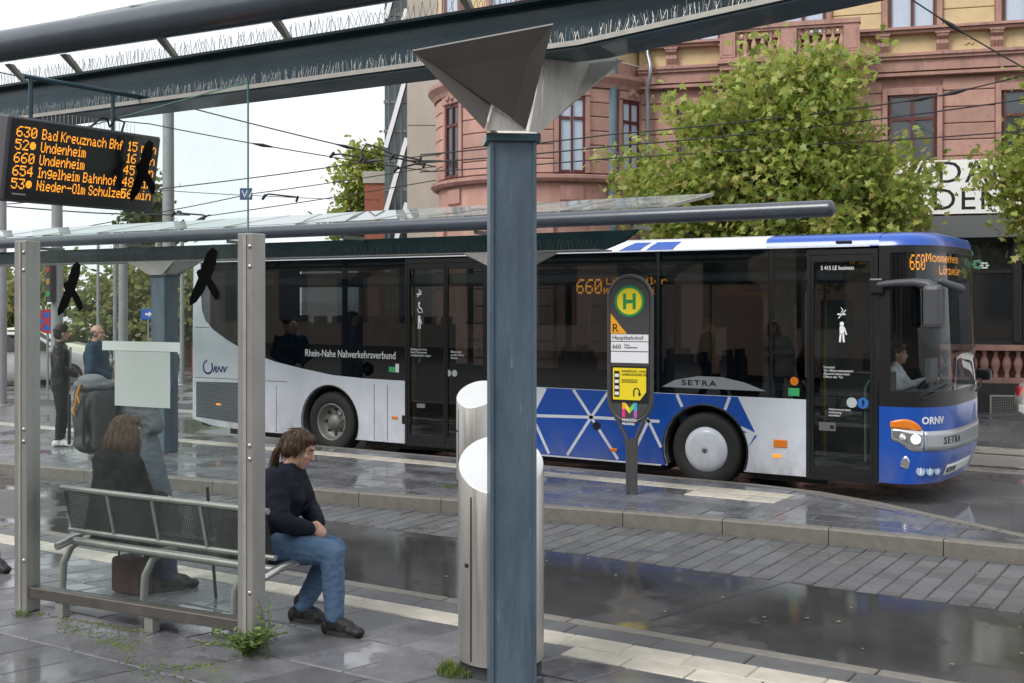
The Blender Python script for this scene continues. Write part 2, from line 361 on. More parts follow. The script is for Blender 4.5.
# ---------------- island platform
poly = [(x, y+.10) for x, y in KF]+[(x, y-.10) for x, y in KB[::-1]]
b = MB(); b.prism(poly, (ROAD-.05, -.009), 'z'); isl = struct(b.build('island_platform', M_slab))
def kerb_run(curve, off0, off1, ln, parent, xlo):
    """kerb stones following an edge curve, each its own piece"""
    pts = []; x = xlo
    cur = [p for p in curve]
    L = [0]
    for a, c in zip(cur, cur[1:]): L.append(L[-1]+math.hypot(c[0]-a[0], c[1]-a[1]))
    def at(s):
        for k in range(len(cur)-1):
            if s <= L[k+1]+1e-6:
                t = (s-L[k])/(L[k+1]-L[k]); return Vector((cur[k][0]+(cur[k+1][0]-cur[k][0])*t, cur[k][1]+(cur[k+1][1]-cur[k][1])*t, 0))
        return Vector((*cur[-1], 0))
    s = 0
    while s < L[-1]-.05:
        e = min(s+ln, L[-1]); a, c = at(s), at(e); s = e
        if a.x < xlo: continue
        t = (c-a).normalized(); nrm = Vector((-t.y, t.x, 0)); hl = (c-a).length/2-.004; mb = MB(); z1 = random.uniform(.0, .003)
        q0, q1 = a+t*.004, c-t*.004; bv = .014
        prof = [(off0, ROAD-.1), (off0, z1-bv), (off0+bv*(1 if off1 > off0 else -1), z1), (off1, z1), (off1, ROAD-.1)]
        vs = [q0+nrm*o_+Vector((0,0,z_)) for o_, z_ in prof]+[q1+nrm*o_+Vector((0,0,z_)) for o_, z_ in prof]
        n_ = len(prof); mb.add(vs, [tuple(range(n_)), tuple(range(n_, 2*n_))[::-1]]+[(i, i+n_, (i+1) % n_+n_, (i+1) % n_) for i in range(n_)])
        mb.build('kerb_stone', M_kerb, parent)
kerb_run(KF, 0, .13, 1.0, isl, -32)
kerb_run(KB, 0, -.13, .8, isl, -20)
b = MB(); b.lathe([(.0,.0),(.10,.0),(.125,-.015),(.125,ROAD-.1)], (-.90,10.795,0), 16); b.build('kerb_stone', M_kerb, isl)
iw, il = .34, .34
isb = slab_mesh('paving_slab', M_slab, iw-.006, il-.006, .03, 0, .004)
mid = MB(); cnt = 0; cand = []
for i in range(-70, 3):
    for j in range(-20, 2):
        x = -.7+i*iw; y = 12.0-il/2+j*il
        if y-il/2 < max(kf(x-iw/2), kf(x+iw/2))+.135 or y+il/2 > min(12.0, min(kb(x-iw/2), kb(x+iw/2))-.135)+.001: continue
        cand.append((.536*-x+.844*y, x, y))
for i in range(-70, 3):      # slabs behind the light strip
    x = -.7+i*iw
    if kb(x) > 12.7: cand.append((.536*-x+.844*12.47, x, 12.47))
cand.sort()
for k, (d, x, y) in enumerate(cand):
    if k < 300: piece('paving_slab', isb, isl, (x, y, random.uniform(-.001,.001)), (random.uniform(-.002,.002), random.uniform(-.002,.002), 0))
    else: mid.box(x-iw/2+.005, x+iw/2-.005, y-il/2+.005, y+il/2-.005, -.012, random.uniform(-.002,.001))
# cut pieces along the slanting front kerb and tip
for i in range(-210, 2):
    x = -.7+i*.34/3; y0 = max(kf(x-.06), kf(x+.06))+.137; ytop = min(12.0, min(kb(x-.06), kb(x+.06))-.137)
    rows = [12.0-k*il for k in range(0, 22)]
    lo = [r for r in rows if r >= y0-.001]; 
    if lo and lo[-1] < ytop and lo[-1]-y0 > .012: mid.box(x-.0545, x+.0545, y0, lo[-1]-.006, -.012, -.002)
    if ytop < 11.99:
        hi = [r for r in rows if r <= ytop]
        if hi and hi[0] > y0 and ytop-hi[0] > .012: mid.box(x-.0545, x+.0545, hi[0]+.006, ytop, -.012, -.002)
struct(mid.build('paving_cut_slabs', M_slab, isl), 'stuff')
it = slab_mesh('tactile_tile', M_light, .335, .28, .03)
for i in range(-70, 1):
    x = -4.7+i*.34; piece('tactile_tile', it, isl, (x, 12.15, .002))
for j in range(3): piece('tactile_tile', it, isl, (-4.36+.0, 12.15-j*.001, .002)) if j == 0 else None
for i in range(3): piece('tactile_tile', it, isl, (-4.70+i*.34-.34, 11.80, .006))
# tram track and light concrete strip right of the bus
M_conc = wet('wet_concrete', (.30, .285, .26), .4, .15, 3, .45, .3, 80)
b = MB(); b.box(-30, 40, 16.2, 19.0, ROAD-.02, ROAD-.004); tk = struct(b.build('tram_track', M_conc))
for y in (16.7, 18.1):
    b = MB(); b.box(-30, 40, y-.035, y+.035, ROAD-.01, ROAD+.002, 0); b.build('rail', mat('rail_steel', (.25,.24,.23), .3, 1, .2, 20), tk)
    b = MB(); b.box(-30, 40, y+.05, y+.09, ROAD-.01, ROAD-.001, 0); b.build('rail_groove', M_joint, tk)
# pavement in front of the houses
def facp(a, o): return (-4.142-.96*a+.278*o, 24.024-.278*a-.96*o)
b = MB(); b.prism([facp(30,2.9), facp(-22,2.9), facp(-22,-1), facp(30,-1)], (ROAD-.02, ROAD+.1), 'z'); struct(b.build('house_pavement', M_slab))
# verge with grass, far left
b = MB(); b.prism([(-60,13),(-31,18.6),(-30,21),(-60,17)], (ROAD-.02, ROAD+.08), 'z'); verge = struct(b.build('verge', mat('soil', (.10,.085,.06), .9, 0, .3, 6, .6, 30)))
# ============================================================ canopies
M_teal = mat('petrol_blue_steel', (.016, .055, .075), .38, .0, .25, 4, .08, 60, coat=.2, rvar=.08)
M_col = mat('weathered_blue_column', (.075, .112, .148), .45, 0, .34, 7, .15, 70, stretch=(1,1,.25), rvar=.1)
M_tube = mat('dark_blue_grey_tube', (.05, .062, .08), .3, 0, .2, 5, .05, 50, coat=.3)
M_plate = mat('bare_steel_plate', (.60, .58, .54), .5, .05, .14, 3, .06, 40, stretch=(1,1,.5))
M_bevel = mat('galvanised_strip', (.36, .35, .32), .5, .4, .15, 12)
M_spike = mat('spike_wire', (.5, .5, .48), .4, .6)
M_clear = glassm('clear_roof_glass', (.90, .95, .93), 1.35, 0, .10)
M_shelter = glassm('shelter_glass', (.93, .965, .95), 1.21, 0, .022)
M_steel = mat('brushed_steel', (.52, .50, .47), .34, .85, .10, 6, .12, 60, stretch=(14,14,.6), rvar=.06)
M_galv = mat('galvanised_post', (.36, .35, .33), .42, .6, .12, 6, .05, 60, stretch=(1,1,.4))
M_white = mat('white_lid', (.68, .69, .70), .3, 0, .04, 4)
M_black = mat('black_plastic', (.012, .012, .013), .4)

overlay(M_col, (.26,.30,.27), .62, .70, 5, (6,6,.5), None, .55); overlay(M_col, (.035,.04,.045), .55, .75, 3, (3,3,.35), None, .6); overlay(M_teal, (.10,.12,.11), .60, .72, 6, (1,1,3), None, .5)
overlay(M_plate, (.30,.27,.22), .50, .72, 4, (3,3,.5), None, .6); overlay(M_galv, (.17,.16,.14), .55, .75, 4, (2,2,.4), None, .5)
def rot_box(mb, c, w, d, z0, z1, a):
    mb.obox((c[0], c[1], (z0+z1)/2), (math.cos(a), math.sin(a), 0), w/2, (-math.sin(a), math.cos(a), 0), d/2, (0,0,1), (z1-z0)/2)
# ---- near canopy
nc = thing('platform_canopy', (-3.41, 5.33, 0), 0, 'dark blue steel canopy on blue column in the foreground with bird spikes', 'canopy')
A = R(38)
b = MB(); rot_box(b, (-3.40, 5.345), .245, .22, 0, 2.945, A); b.build('column', M_col, nc, True)
b = MB()
for sx in (-1, 1):   # flange lips either side of the column face
    c = Vector((-3.40, 5.345, 0))+Vector((math.cos(A), math.sin(A), 0))*.115*sx-Vector((-math.sin(A), math.cos(A), 0))*.114
    rot_box(b, c, .018, .014, .0, 2.94, A)
b.build('column_edge_strip', M_col, nc, True)
b = MB(); rot_box(b, (-3.40, 5.345), .29, .265, 2.945, 2.985, A); b.build('column_cap', M_teal, nc, True)
def plate(mb, pts, th):
    p = [Vector(q) for q in pts]; n = (p[1]-p[0]).cross(p[2]-p[0]).normalized()*th; k = len(p)
    mb.add(p+[q+n for q in p], [tuple(range(k)), tuple(range(k, 2*k))[::-1]]+[(i, i+k, (i+1) % k+k, (i+1) % k) for i in range(k)])
# bracket: a dark underside plate leaning out over the platform, a light plate on the right
M_plate_shade = mat('shaded_steel_plate', (.19, .175, .16), .5, .1, .14, 3, .06, 40, stretch=(1,1,.5))  # darker copy of the plate steel: shade of the down-facing side put into colour
TL, TR = (-3.62, 4.75, 3.365), (-2.79, 4.75, 3.395)
b = MB(); plate(b, [TL, TR, (-3.222, 5.205, 2.99), (-3.36, 5.088, 3.13), (-3.395, 5.075, 2.99)], .012); b.build('bracket_plate', M_plate_shade, nc, True)['label'] = 'dark steel bracket plate leaning over the platform'
b = MB(); plate(b, [(-3.398, 5.095, 2.988), (-3.226, 5.225, 2.988), (-3.36, 5.115, 3.13)], -.008); b.build('bracket_gusset', M_plate, nc, True)
b = MB(); plate(b, [(-3.185, 5.345, 3.425), (-2.93, 5.75, 3.46), (-3.215, 5.345, 2.99)], .012); b.build('bracket_plate', M_plate, nc, True)['label'] = 'light steel bracket plate on the right'
b = MB(); plate(b, [(-3.188, 5.32, 3.41), (-3.21, 5.33, 2.99), (-3.24, 5.262, 2.99)], -.010); b.build('bracket_plate', M_plate, nc, True)
b = MB(); plate(b, [(-3.95, 5.55, 3.38), (-2.85, 5.60, 3.38), (-3.32, 5.45, 2.987), (-3.5, 5.43, 2.987)], -.012); b.build('bracket_plate', M_plate, nc, True)
# beam: web, lower flange bending up past the column
BY = 5.36
def beam_z(x): return 3.40 if x < -2.9 else 3.40+(x+2.9)*.075 if x < 6 else 3.7
XS = [-13, -7.2, -4.2, -2.9, -2.0, -1.0, 0.5, 2.2]
b = MB()
for a, c in zip(XS, XS[1:]):
    b.add([(a,BY-.05,beam_z(a)),(c,BY-.05,beam_z(c)),(c,BY+.05,beam_z(c)),(a,BY+.05,beam_z(a)),(a,BY-.05,3.66),(c,BY-.05,3.66),(c,BY+.05,3.66),(a,BY+.05,3.66)],
          [(0,3,2,1),(4,5,6,7),(0,1,5,4),(1,2,6,5),(2,3,7,6),(3,0,4,7)])
b.build('beam', M_teal, nc, True)
b = MB()
for a, c in zip(XS, XS[1:]):
    za, zc = beam_z(a), beam_z(c)
    b.add([(a,BY-.15,za-.018),(c,BY-.15,zc-.018),(c,BY+.15,zc-.018),(a,BY+.15,za-.018),(a,BY-.15,za-.002),(c,BY-.15,zc-.002),(c,BY+.15,zc-.002),(a,BY+.15,za-.002)],
          [(0,3,2,1),(4,5,6,7),(0,1,5,4),(1,2,6,5),(2,3,7,6),(3,0,4,7)])
b.build('beam_flange', M_teal, nc, True)
b = MB(); b.box(-13, 2.2, BY-.13, BY+.13, 3.662, 3.678); b.build('beam_flange', M_teal, nc, True)
b = MB()
for a, c in zip(XS, XS[1:]):
    b.add([(a,BY-.165,beam_z(a)-.004),(c,BY-.165,beam_z(c)-.004),(c,BY-.152,beam_z(c)-.004),(a,BY-.152,beam_z(a)-.004),(a,BY-.165,beam_z(a)+.022),(c,BY-.165,beam_z(c)+.022),(c,BY-.152,beam_z(c)+.022),(a,BY-.152,beam_z(a)+.022)],
          [(0,3,2,1),(4,5,6,7),(0,1,5,4),(1,2,6,5),(2,3,7,6),(3,0,4,7)])
b.build('flange_edge_strip', M_bevel, nc, True)
TY = 5.08; TZ = 3.86
b = MB(); b.tube([(-13, TY, TZ+.20), (-7.6, TY, TZ+.045), (-5.1, TY, TZ), (-1.5, TY, TZ-.02)], .11, 20); b.build('gutter_tube', M_tube, nc, True)
for x in (-8.4, -7.5, -6.88, -5.92, -4.93, -3.6, -2.6):
    b = MB(); b.add([(x-.03,TY+.02,TZ-.08),(x+.03,TY+.02,TZ-.08),(x+.03,TY+.06,TZ-.08),(x-.03,TY+.06,TZ-.08),(x-.018,BY-.13,3.672),(x+.018,BY-.13,3.672),(x+.018,BY-.09,3.672),(x-.018,BY-.09,3.672)],
                    [(0,1,2,3),(4,7,6,5),(0,4,5,1),(1,5,6,2),(2,6,7,3),(3,7,4,0)]); b.build('strut', M_bevel, nc, True)
b = MB()
for k in range(9):
    x0 = -12.5+k*1.27; b.add([(x0,TY,TZ+.15),(x0+1.25,TY,TZ+.15),(x0+1.25,6.5,TZ+.44),(x0,6.5,TZ+.44)], [(0,1,2,3)])
    if k < 8: pass
b.build('roof_glass', M_clear, nc, True)
for k in range(10):
    x0 = -12.51+k*1.27; b = MB(); b.obox((x0, (TY+6.5)/2, TZ+.275), (1,0,0), .012, Vector((0, 1.42, .29)).normalized(), .72, Vector((0,-.29,1.42)).normalized(), .02); b.build('roof_rafter', M_bevel, nc, True)
# bird spikes along beam flanges
b = MB(); rs = random.Random(3)
def spikes(b, x0, x1, y, zf, step, ln, r=.0012):
    x = x0
    while x < x1:
        for sy in (-.35, .35):
            z = zf(x); t = Vector((rs.uniform(-.35,.35), sy*rs.uniform(.2,1), 1)).normalized()*ln*rs.uniform(.8,1.1)
            p = Vector((x, y, z)); q = p+t; e = Vector((r,0,0)); b.add([p-e, p+e, q+e, q-e, p-e+Vector((0,2*r,0)), p+e+Vector((0,2*r,0)), q+e+Vector((0,2*r,0)), q-e+Vector((0,2*r,0))], [(0,1,2,3),(7,6,5,4),(0,4,5,1),(1,5,6,2),(2,6,7,3),(3,7,4,0)])
        x += step*rs.uniform(.8,1.2)
spikes(b, -8.5, .5, BY-.11, lambda x: beam_z(x), .022, .10)
spikes(b, -8.5, .5, BY-.10, lambda x: 3.678, .035, .095)
struct(b.build('bird_spikes', M_spike, nc, True), 'stuff')

# ---- far canopy on the island
fc = thing('platform_canopy', (-7.05, 11.08, 0), 0, 'long island canopy with dark tube and glass roof in front of the bus', 'canopy')
FY, FTY, FZ = 11.05, 10.55, 2.935
for cx in (-7.05, -12.72, -18.4):
    b = MB(); b.box(cx-.135, cx+.135, 10.95, 11.2, 0, 2.42, .008); b.build('column', M_col, fc, True)
    b = MB(); b.box(cx-.155, cx+.155, 10.93, 11.22, 2.42, 2.445); b.build('column_cap', M_teal, fc, True)
    for sy, y0 in ((-1, 10.93), (1, 11.2)):
        b = MB(); plate(b, [(cx-.47, y0+sy*.10, 2.625), (cx+.47, y0+sy*.10, 2.625), (cx+.12, y0+.02*sy, 2.445), (cx-.12, y0+.02*sy, 2.445)], .01); b.build('bracket_plate', M_plate, fc, True)
    for sx in (-1, 1):
        b = MB(); plate(b, [(cx+sx*.47, 10.84, 2.62), (cx+sx*.47, 11.28, 2.62), (cx+sx*.13, 11.15, 2.445), (cx+sx*.13, 10.98, 2.445)], .01); b.build('bracket_plate', M_plate, fc, True)
b = MB(); b.prism([(-22,2.64),(-5.85,2.64),(-5.62,2.72),(-5.45,2.835),(-22,2.835)], (FY-.05, FY+.05), 'y'); b.build('beam', M_teal, fc, True)
b = MB(); b.box(-22, -5.85, FY-.17, FY+.17, 2.622, 2.638); b.build('beam_flange', M_bevel, fc, True)
b = MB(); spikes(b, -15, -5.9, FY-.12, lambda x: 2.638, .05, .12, .002)
struct(b.build('bird_spikes', mat('spike_dark', (.16,.17,.17), .5, .3), fc, True), 'stuff')
b = MB(); b.tube([(-22, FTY, FZ), (-3.27, FTY, FZ)], .078, 18, True)
b.ell((-3.27, FTY, FZ), (.05, .077, .077)); b.build('gutter_tube', M_tube, fc, True)
M_rglass = glassm('green_roof_glass', (.50, .58, .53), 1.3, .0, .30)
for k in range(15):
    x0 = -22+k*1.22
    if x0 > -5: continue
    b = MB(); b.add([(x0+.02,FTY+.02,FZ+.085),(x0+1.19,FTY+.02,FZ+.085),(x0+1.19,11.75,FZ+.30),(x0+.02,11.75,FZ+.30),(x0+.02,FTY+.02,FZ+.095),(x0+1.19,FTY+.02,FZ+.095),(x0+1.19,11.75,FZ+.31),(x0+.02,11.75,FZ+.31)],
                    [(0,3,2,1),(4,5,6,7),(0,1,5,4),(1,2,6,5),(2,3,7,6),(3,0,4,7)]); b.build('roof_pane', M_rglass, fc, True)
    b = MB(); b.obox((x0, (FTY+11.75)/2, FZ+.188), (1,0,0), .022, Vector((0,1.2,.215)).normalized(), .60, Vector((0,-.215,1.2)).normalized(), .016); b.build('roof_rafter', M_bevel, fc, True)
b = MB(); b.obox((-4.92, (FTY+11.75)/2, FZ+.188), (1,0,0), .022, Vector((0,1.2,.215)).normalized(), .60, Vector((0,-.215,1.2)).normalized(), .016); b.build('roof_rafter', M_bevel, fc, True)
for k in range(9):
    x0 = -20.5+k*1.9; b = MB(); b.box(x0-.02, x0+.02, FTY+.04, FY-.05, 2.82, 2.86); b.build('strut', M_bevel, fc, True)
# round purple sign on the far column
s = thing('round_sign', (-12.56, 10.93, .95), 0, 'small round purple sign fixed to the left far canopy column', 'sign')
b = MB(); b.lathe([(0,-.012),(.115,-.012),(.12,-.006),(.12,.0),(0,.0)], (.06,0,0), 24, 'y'); b.build('disc', mat('purple_paint', (.045,.02,.11), .4), s)
text('lettering', 'STOP', .065, M_white, s, frame((.06,-.013,-.02), (1,0,0), (0,0,1)), align='CENTER')
b = MB(); b.box(-.03,.07,.0,.02,-.02,.02); b.build('bracket', M_galv, s)

# ============================================================ shelter glass panel
SR = R(5.5)
sh = thing('glass_shelter_wall', (-7.02, 4.93, 0), SR, 'glass wind screen between two steel posts with black bird stickers', 'shelter')
SLN = 1.92
for k, x in enumerate((0, SLN)):
    b = MB(); b.box(x-.06, x+.06, -.06, .06, 0, 2.5, .006); b.build('post', M_galv, sh)
    b = MB(); b.box(x-.012, x+.012, -.062-.004, -.0605, .02, 2.49); b.build('post_groove', M_bevel, sh)
    for z in (.35, 1.15, 1.23, 2.3, 2.42):
        b = MB(); b.lathe([(0,-.006),(.012,-.006),(.014,0)], (x+.035,-.061,z), 10, 'y'); b.build('bolt', M_steel, sh)
b = MB(); b.box(.062, SLN-.062, -.045, .045, .10, .17, .004); b.build('bottom_rail', mat('dark_rail', (.12,.11,.10), .45, .5, .2, 8), sh)
for x in (.33, 1.12): b = MB(); b.box(x-.035, x+.035, -.03, .03, 0, .10); b.build('rail_foot', M_galv, sh)
b = MB(); b.prism([(.05,.172),(SLN-.03,.172),(SLN-.03,3.42),(.05,3.17)], (-.005,.005), 'y'); pane = b.build('pane', M_shelter, sh)
b = MB(); b.prism([(SLN-.029,2.5),(SLN-.024,2.5),(SLN-.024,3.42),(SLN-.029,3.42)], (-.006,.006), 'y'); b.build('pane_edge', mat('glass_edge', (.10,.22,.20), .2), sh)
M_sticker = mat('black_sticker', (.003,.003,.0035), .9, spec=.05)
BIRD = [(245,100),(257,108),(254,135),(240,172),(250,185),(263,206),(262,220),(252,224),(240,205),(230,188),(220,208),(203,229),(187,238),(186,222),(196,198),(209,172),(204,158),(208,152),(216,150),(224,128),(232,110)]
def bird(cx, cz, k, m=1.):
    out = [(cx+k*(x-222)*m, cz-k*(y-170)) for x, y in BIRD]
    b = MB(); b.prism(out, (-.0075, -.0055), 'y'); b.build('bird_sticker', M_sticker, sh)
b = MB(); b.prism([(.05,3.166),(SLN-.029,3.416),(SLN-.029,3.421),(.05,3.171)], (-.006,.006), 'y'); b.build('pane_edge', MATS['glass_edge'], sh)
bird(1.04, 2.92, .0028, 1.0); bird(.40, 2.17, .0026, 1.15); bird(1.55, 2.24, .0026, 1.2)
M_notice = mat('notice_film', (.46,.53,.50), .6, 0, .06, 3); M_notice.node_tree.nodes['Principled BSDF'].inputs['Alpha'].default_value = .80
b = MB(); b.box(.70, 1.36, -.0085, -.0062, 1.775, 1.835); b.build('notice_strip', mat('pale_green_film', (.50,.57,.54), .6), sh)
b = MB(); b.box(.81, 1.28, -.0085, -.0062, 1.42, 1.772); b.build('notice_sheet', M_notice, sh)
# ---- bench behind the glass
bn = thing('bench', (-6.98, 5.17, 0), R(3), 'perforated metal bench with curved tube legs behind the glass screen', 'bench')
M_bench = mat('bench_steel', (.022,.022,.023), .6, .0, .12, 8)
BLn = 1.86
b = MB(); b.tube([(0,0,.80),(BLn,0,.80)], .02, 10); b.tube([(0,.07,.50),(BLn,.07,.50)], .018, 10); b.build('backrest_rail', M_galv, bn)
b = MB(); nx, nz = 100, 20
for i in range(nx+1): x = .02+(BLn-.04)*i/nx; b.box(x-.0045, x+.0045, -.002, .002, .0, .28)
for j in range(nz+1): z = .28*j/nz; b.box(.02, BLn-.02, -.0024, .0024, z-.0038, z+.0038)
b.v = [(x, y+.07*(1-z/.28), z+.51) for x, y, z in b.v]
struct(b.build('backrest_mesh', M_bench, bn), 'stuff')
for x in (.45, .87, 1.3): b = MB(); b.obox((x, .028, .65), (1,0,0), .012, Vector((0,-.07,.30)).normalized(), .155, Vector((0,.3,.07)).normalized(), .006); b.build('backrest_bar', M_galv, bn)
b = MB()
for i in range(70): x = .02+(BLn-.04)*i/69; b.box(x-.004, x+.004, .10, .52, .425, .431)
for j in range(14): y = .10+.42*j/13; b.box(.02, BLn-.02, y-.004, y+.004, .4245, .4315)
struct(b.build('seat_mesh', M_bench, bn), 'stuff')
b = MB(); b.tube([(0,.09,.42),(BLn,.09,.42)], .028, 10); b.build('seat_rail', M_galv, bn)
b = MB(); b.tube([(0,.53,.425),(BLn-.05,.53,.425),(BLn,.53,.43)], .025, 10); b.build('seat_rail', M_galv, bn)
for x in (0.01, BLn): b = MB(); b.tube([(x,-.05,.40),(x,.1,.43),(x,.30,.435),(x,.50,.43),(x,.54,.42)], .027, 10); b.build('seat_arm', mat('bright_tube', (.6,.59,.57), .3, .8), bn)
for x in (.0, .80, 1.6):
    b = MB(); b.tube([(x+.10,.18,.43),(x+.02,.16,.42),(x-.06,.13,.36),(x-.10,.10,.25),(x-.11,.09,.0)], .026, 10); b.build('leg', M_galv, bn)

# ============================================================ litter bins
def bin_(loc, rz, h, label):
    t = thing('litter_bin', loc, rz, label, 'litter bin', 'steel litter bins with slanted tops')
    r = .245; seg = 40; sl_ = .27/(2*r)      # height rises away from the camera
    zt = lambda a, rr: h+rr*math.sin(a)*sl_
    vs = []; fs = []
    for k in range(seg):
        a = 2*math.pi*k/seg; c, s_ = math.cos(a), math.sin(a)
        vs += [(r*c, r*s_, .07), (r*c, r*s_, zt(a, r)-.004), (r*.985*c, r*.985*s_, zt(a, r)+.004)]
    for k in range(seg):
        k2 = (k+1) % seg
        for i in range(2): fs.append((k*3+i, k2*3+i, k2*3+i+1, k*3+i+1))
    b = MB(); b.add(vs, fs, True); b.build('shell', M_steel, t)
    vs = [(r*.985*math.cos(2*math.pi*k/seg), r*.985*math.sin(2*math.pi*k/seg), zt(2*math.pi*k/seg, r)+.002) for k in range(seg)]
    b = MB(); b.add(vs, [tuple(range(seg))]); b.build('lid', M_white, t)
    b = MB(); b.lathe([(r*.95,0),(r*.95,.07),(r,.07)], (0,0,0), seg); b.build('plinth', mat('dark_plinth', (.06,.06,.065), .6), t)
    b = MB(); b.box(-.004,.004,-r-.002,-r+.01,.09,h-.16); b.v = [(x*math.cos(R(-42))-y*math.sin(R(-42)), x*math.sin(R(-42))+y*math.cos(R(-42)), z) for x, y, z in b.v]; b.build('door_gap', M_black, t)
    b = MB(); b.lathe([(0,.0),(.012,.0),(.012,.02)], (0,-r-.008,.62), 12, 'y'); b.v = [(x*math.cos(R(-50))-y*math.sin(R(-50)), x*math.sin(R(-50))+y*math.cos(R(-50)), z) for x, y, z in b.v]; b.build('lock', M_black, t)
bin_((-3.634, 5.604, 0), R(32), 1.165, 'brushed steel litter bin with white slanted lid behind the foreground column')
bin_((-7.46, 11.02, 0), R(14), 1.03, 'steel litter bin standing on the island platform near the bus door')

# ============================================================ bus stop sign
st = thing('bus_stop_sign', (-5.71, 11.38, 0), R(6), 'tall rounded grey bus stop sign with green and yellow H disc', 'bus stop sign')
M_sg = mat('sign_grey', (.055,.053,.054), .4, 0, .1, 10)
M_frame = mat('sign_frame', (.10,.10,.105), .35, .5)
def stadium(hw, z0, z1, n=14):
    pts = []
    for k in range(n+1): a = math.pi*k/n; pts.append((hw*math.cos(a), z1-hw+hw*math.sin(a)))
    for k in range(n+1): a = math.pi+math.pi*k/n; pts.append((hw*math.cos(a), z0+hw+hw*math.sin(a)))
    return pts
b = MB(); b.prism(stadium(.225,.80,2.335), (-.022,.022), 'y'); b.build('panel', M_sg, st)
b = MB(); o_ = stadium(.245,.78,2.355); 
b.tube([(x,0,z) for x, z in o_+[o_[0]]], .024, 8, False); b.build('rim', M_frame, st)
b = MB(); b.tube([(.06,0,0),(.06,0,.45),(.065,0,.60),(.14,0,.78),(.215,0,.92),(.243,0,1.05)], .022, 10); b.tube([(-.06+.03,0,0),(-.03,0,.45),(-.045,0,.60),(-.14,0,.78),(-.215,0,.92),(-.243,0,1.05)], .022, 10); b.build('pole', M_frame, st)
b = MB(); b.box(-.02,.05,-.012,.012,.02,.6); b.build('pole_web', M_frame, st)
M_yel = mat('sign_yellow', (.78,.62,.02), .4); M_grn = mat('sign_green', (.02,.25,.07), .4); M_org = mat('sign_orange', (.80,.36,.02), .4)
Mf = lambda x, z, y=-.026: frame((x, y, z), (1,0,0), (0,0,1))
b = MB(); b.lathe([(0,-.028),(.170,-.028),(.172,-.022)], (0,0,2.085), 36, 'y'); b.build('disc_green', M_grn, st)
b = MB(); b.lathe([(0,-.031),(.142,-.031),(.143,-.028)], (0,0,2.085), 36, 'y'); b.build('disc_yellow', M_yel, st)
b = MB()
for x in (-.055,.055): b.box(x-.017,x+.017,-.034,-.0312,2.0,2.17)
b.box(-.0378,.0378,-.034,-.0312,2.066,2.104); b.build('letter', M_grn, st)
b = MB(); b.prism([(-.218,1.735),(-.03,1.735),(-.09,1.80),(-.218,1.955)], (-.0255,-.0225), 'y'); b.build('platform_letter_field', M_org, st)
text('platform_letter', 'R', .13, M_black, st, Mf(-.205,1.752,-.027))
for z0, z1 in ((1.655,1.728),(1.548,1.646),(1.42,1.538)):
    b = MB(); b.box(-.215,.215,-.0255,-.0225,z0,z1); b.build('name_plate', mat('sign_white', (.72,.73,.76), .4), st)
text('stop_name', 'Hauptbahnhof', .062, M_black, st, Mf(-.20,1.672,-.027)); text('line_number', '660', .068, M_black, st, Mf(-.20,1.572,-.027)); text('line_target', 'Mainz\nHauptbahnhof', .026, M_black, st, Mf(-.06,1.605,-.027))
b = MB(); b.box(-.215,.215,-.0255,-.0225,.985,1.385); b.build('poster_case', M_black, st)
b = MB(); b.prism([(-.19,1.02),(.12,1.02),(.19,1.11),(.19,1.365),(-.19,1.365)], (-.0285,-.026), 'y'); b.build('poster', M_yel, st)
text('poster_title', 'FAHRPLAN- UND\nLINIENÄNDERUNG', .036, M_black, st, Mf(-.09,1.318,-.03))
text('poster_text', 'Wegen Bauarbeiten gilt ab sofort\nein geänderter Fahrplan auf den\nLinien im Bereich Hauptbahnhof', .014, M_black, st, Mf(-.09,1.235,-.03))
b = MB(); b.box(-.175,-.115,-.0305,-.0286,1.05,1.33); b.build('poster_strip', M_black, st)
for k in range(4): b = MB(); b.box(-.168,-.122,-.0325,-.0307,1.07+k*.065,1.105+k*.065); b.build('poster_strip_mark', mat('sign_white', (.7,.7,.7), .4), st)
b = MB(); b.tube([(.05,-.03,1.06),(.05,-.03,1.12),(.062,-.03,1.145),(.09,-.03,1.15),(.112,-.03,1.13),(.115,-.03,1.09)], .007, 6); b.prism([(.095,1.095),(.135,1.095),(.115,1.06)], (-.033,-.027), 'y'); b.build('arrow', M_black, st)
cols = [(.75,.03,.25),(.85,.35,.03),(.85,.65,.03),(.20,.55,.10),(.03,.35,.65),(.45,.10,.5)]
segs = [[(-.085,.70),(-.05,.70),(-.05,.79),(-.085,.79)],[(-.085,.79),(-.05,.79),(-.05,.86),(-.085,.86)],[(-.05,.86),(-.05,.80),(0,.74),(0,.80)],[(0,.80),(0,.74),(.05,.80),(.05,.86)],[(.05,.86),(.05,.78),(.085,.78),(.085,.86)],[(.05,.70),(.085,.70),(.085,.78),(.05,.78)]]
for c_, g in zip(cols, segs):
    b = MB(); b.prism([(x, z+.19-.06) for x, z in g], (-.026,-.0225), 'y'); b.build('logo_stroke', mat('logo_%d' % cols.index(c_), c_, .4), st)
text('logo_name', 'MAINZER\nMobilität', .04, M_white, st, Mf(-.085,.79), bold=.0008)

# ============================================================ departure display hanging under the near canopy
dp = thing('departure_display', (-6.1, 4.69, 2.92), R(90), 'black hanging departure display with orange route lettering', 'display')
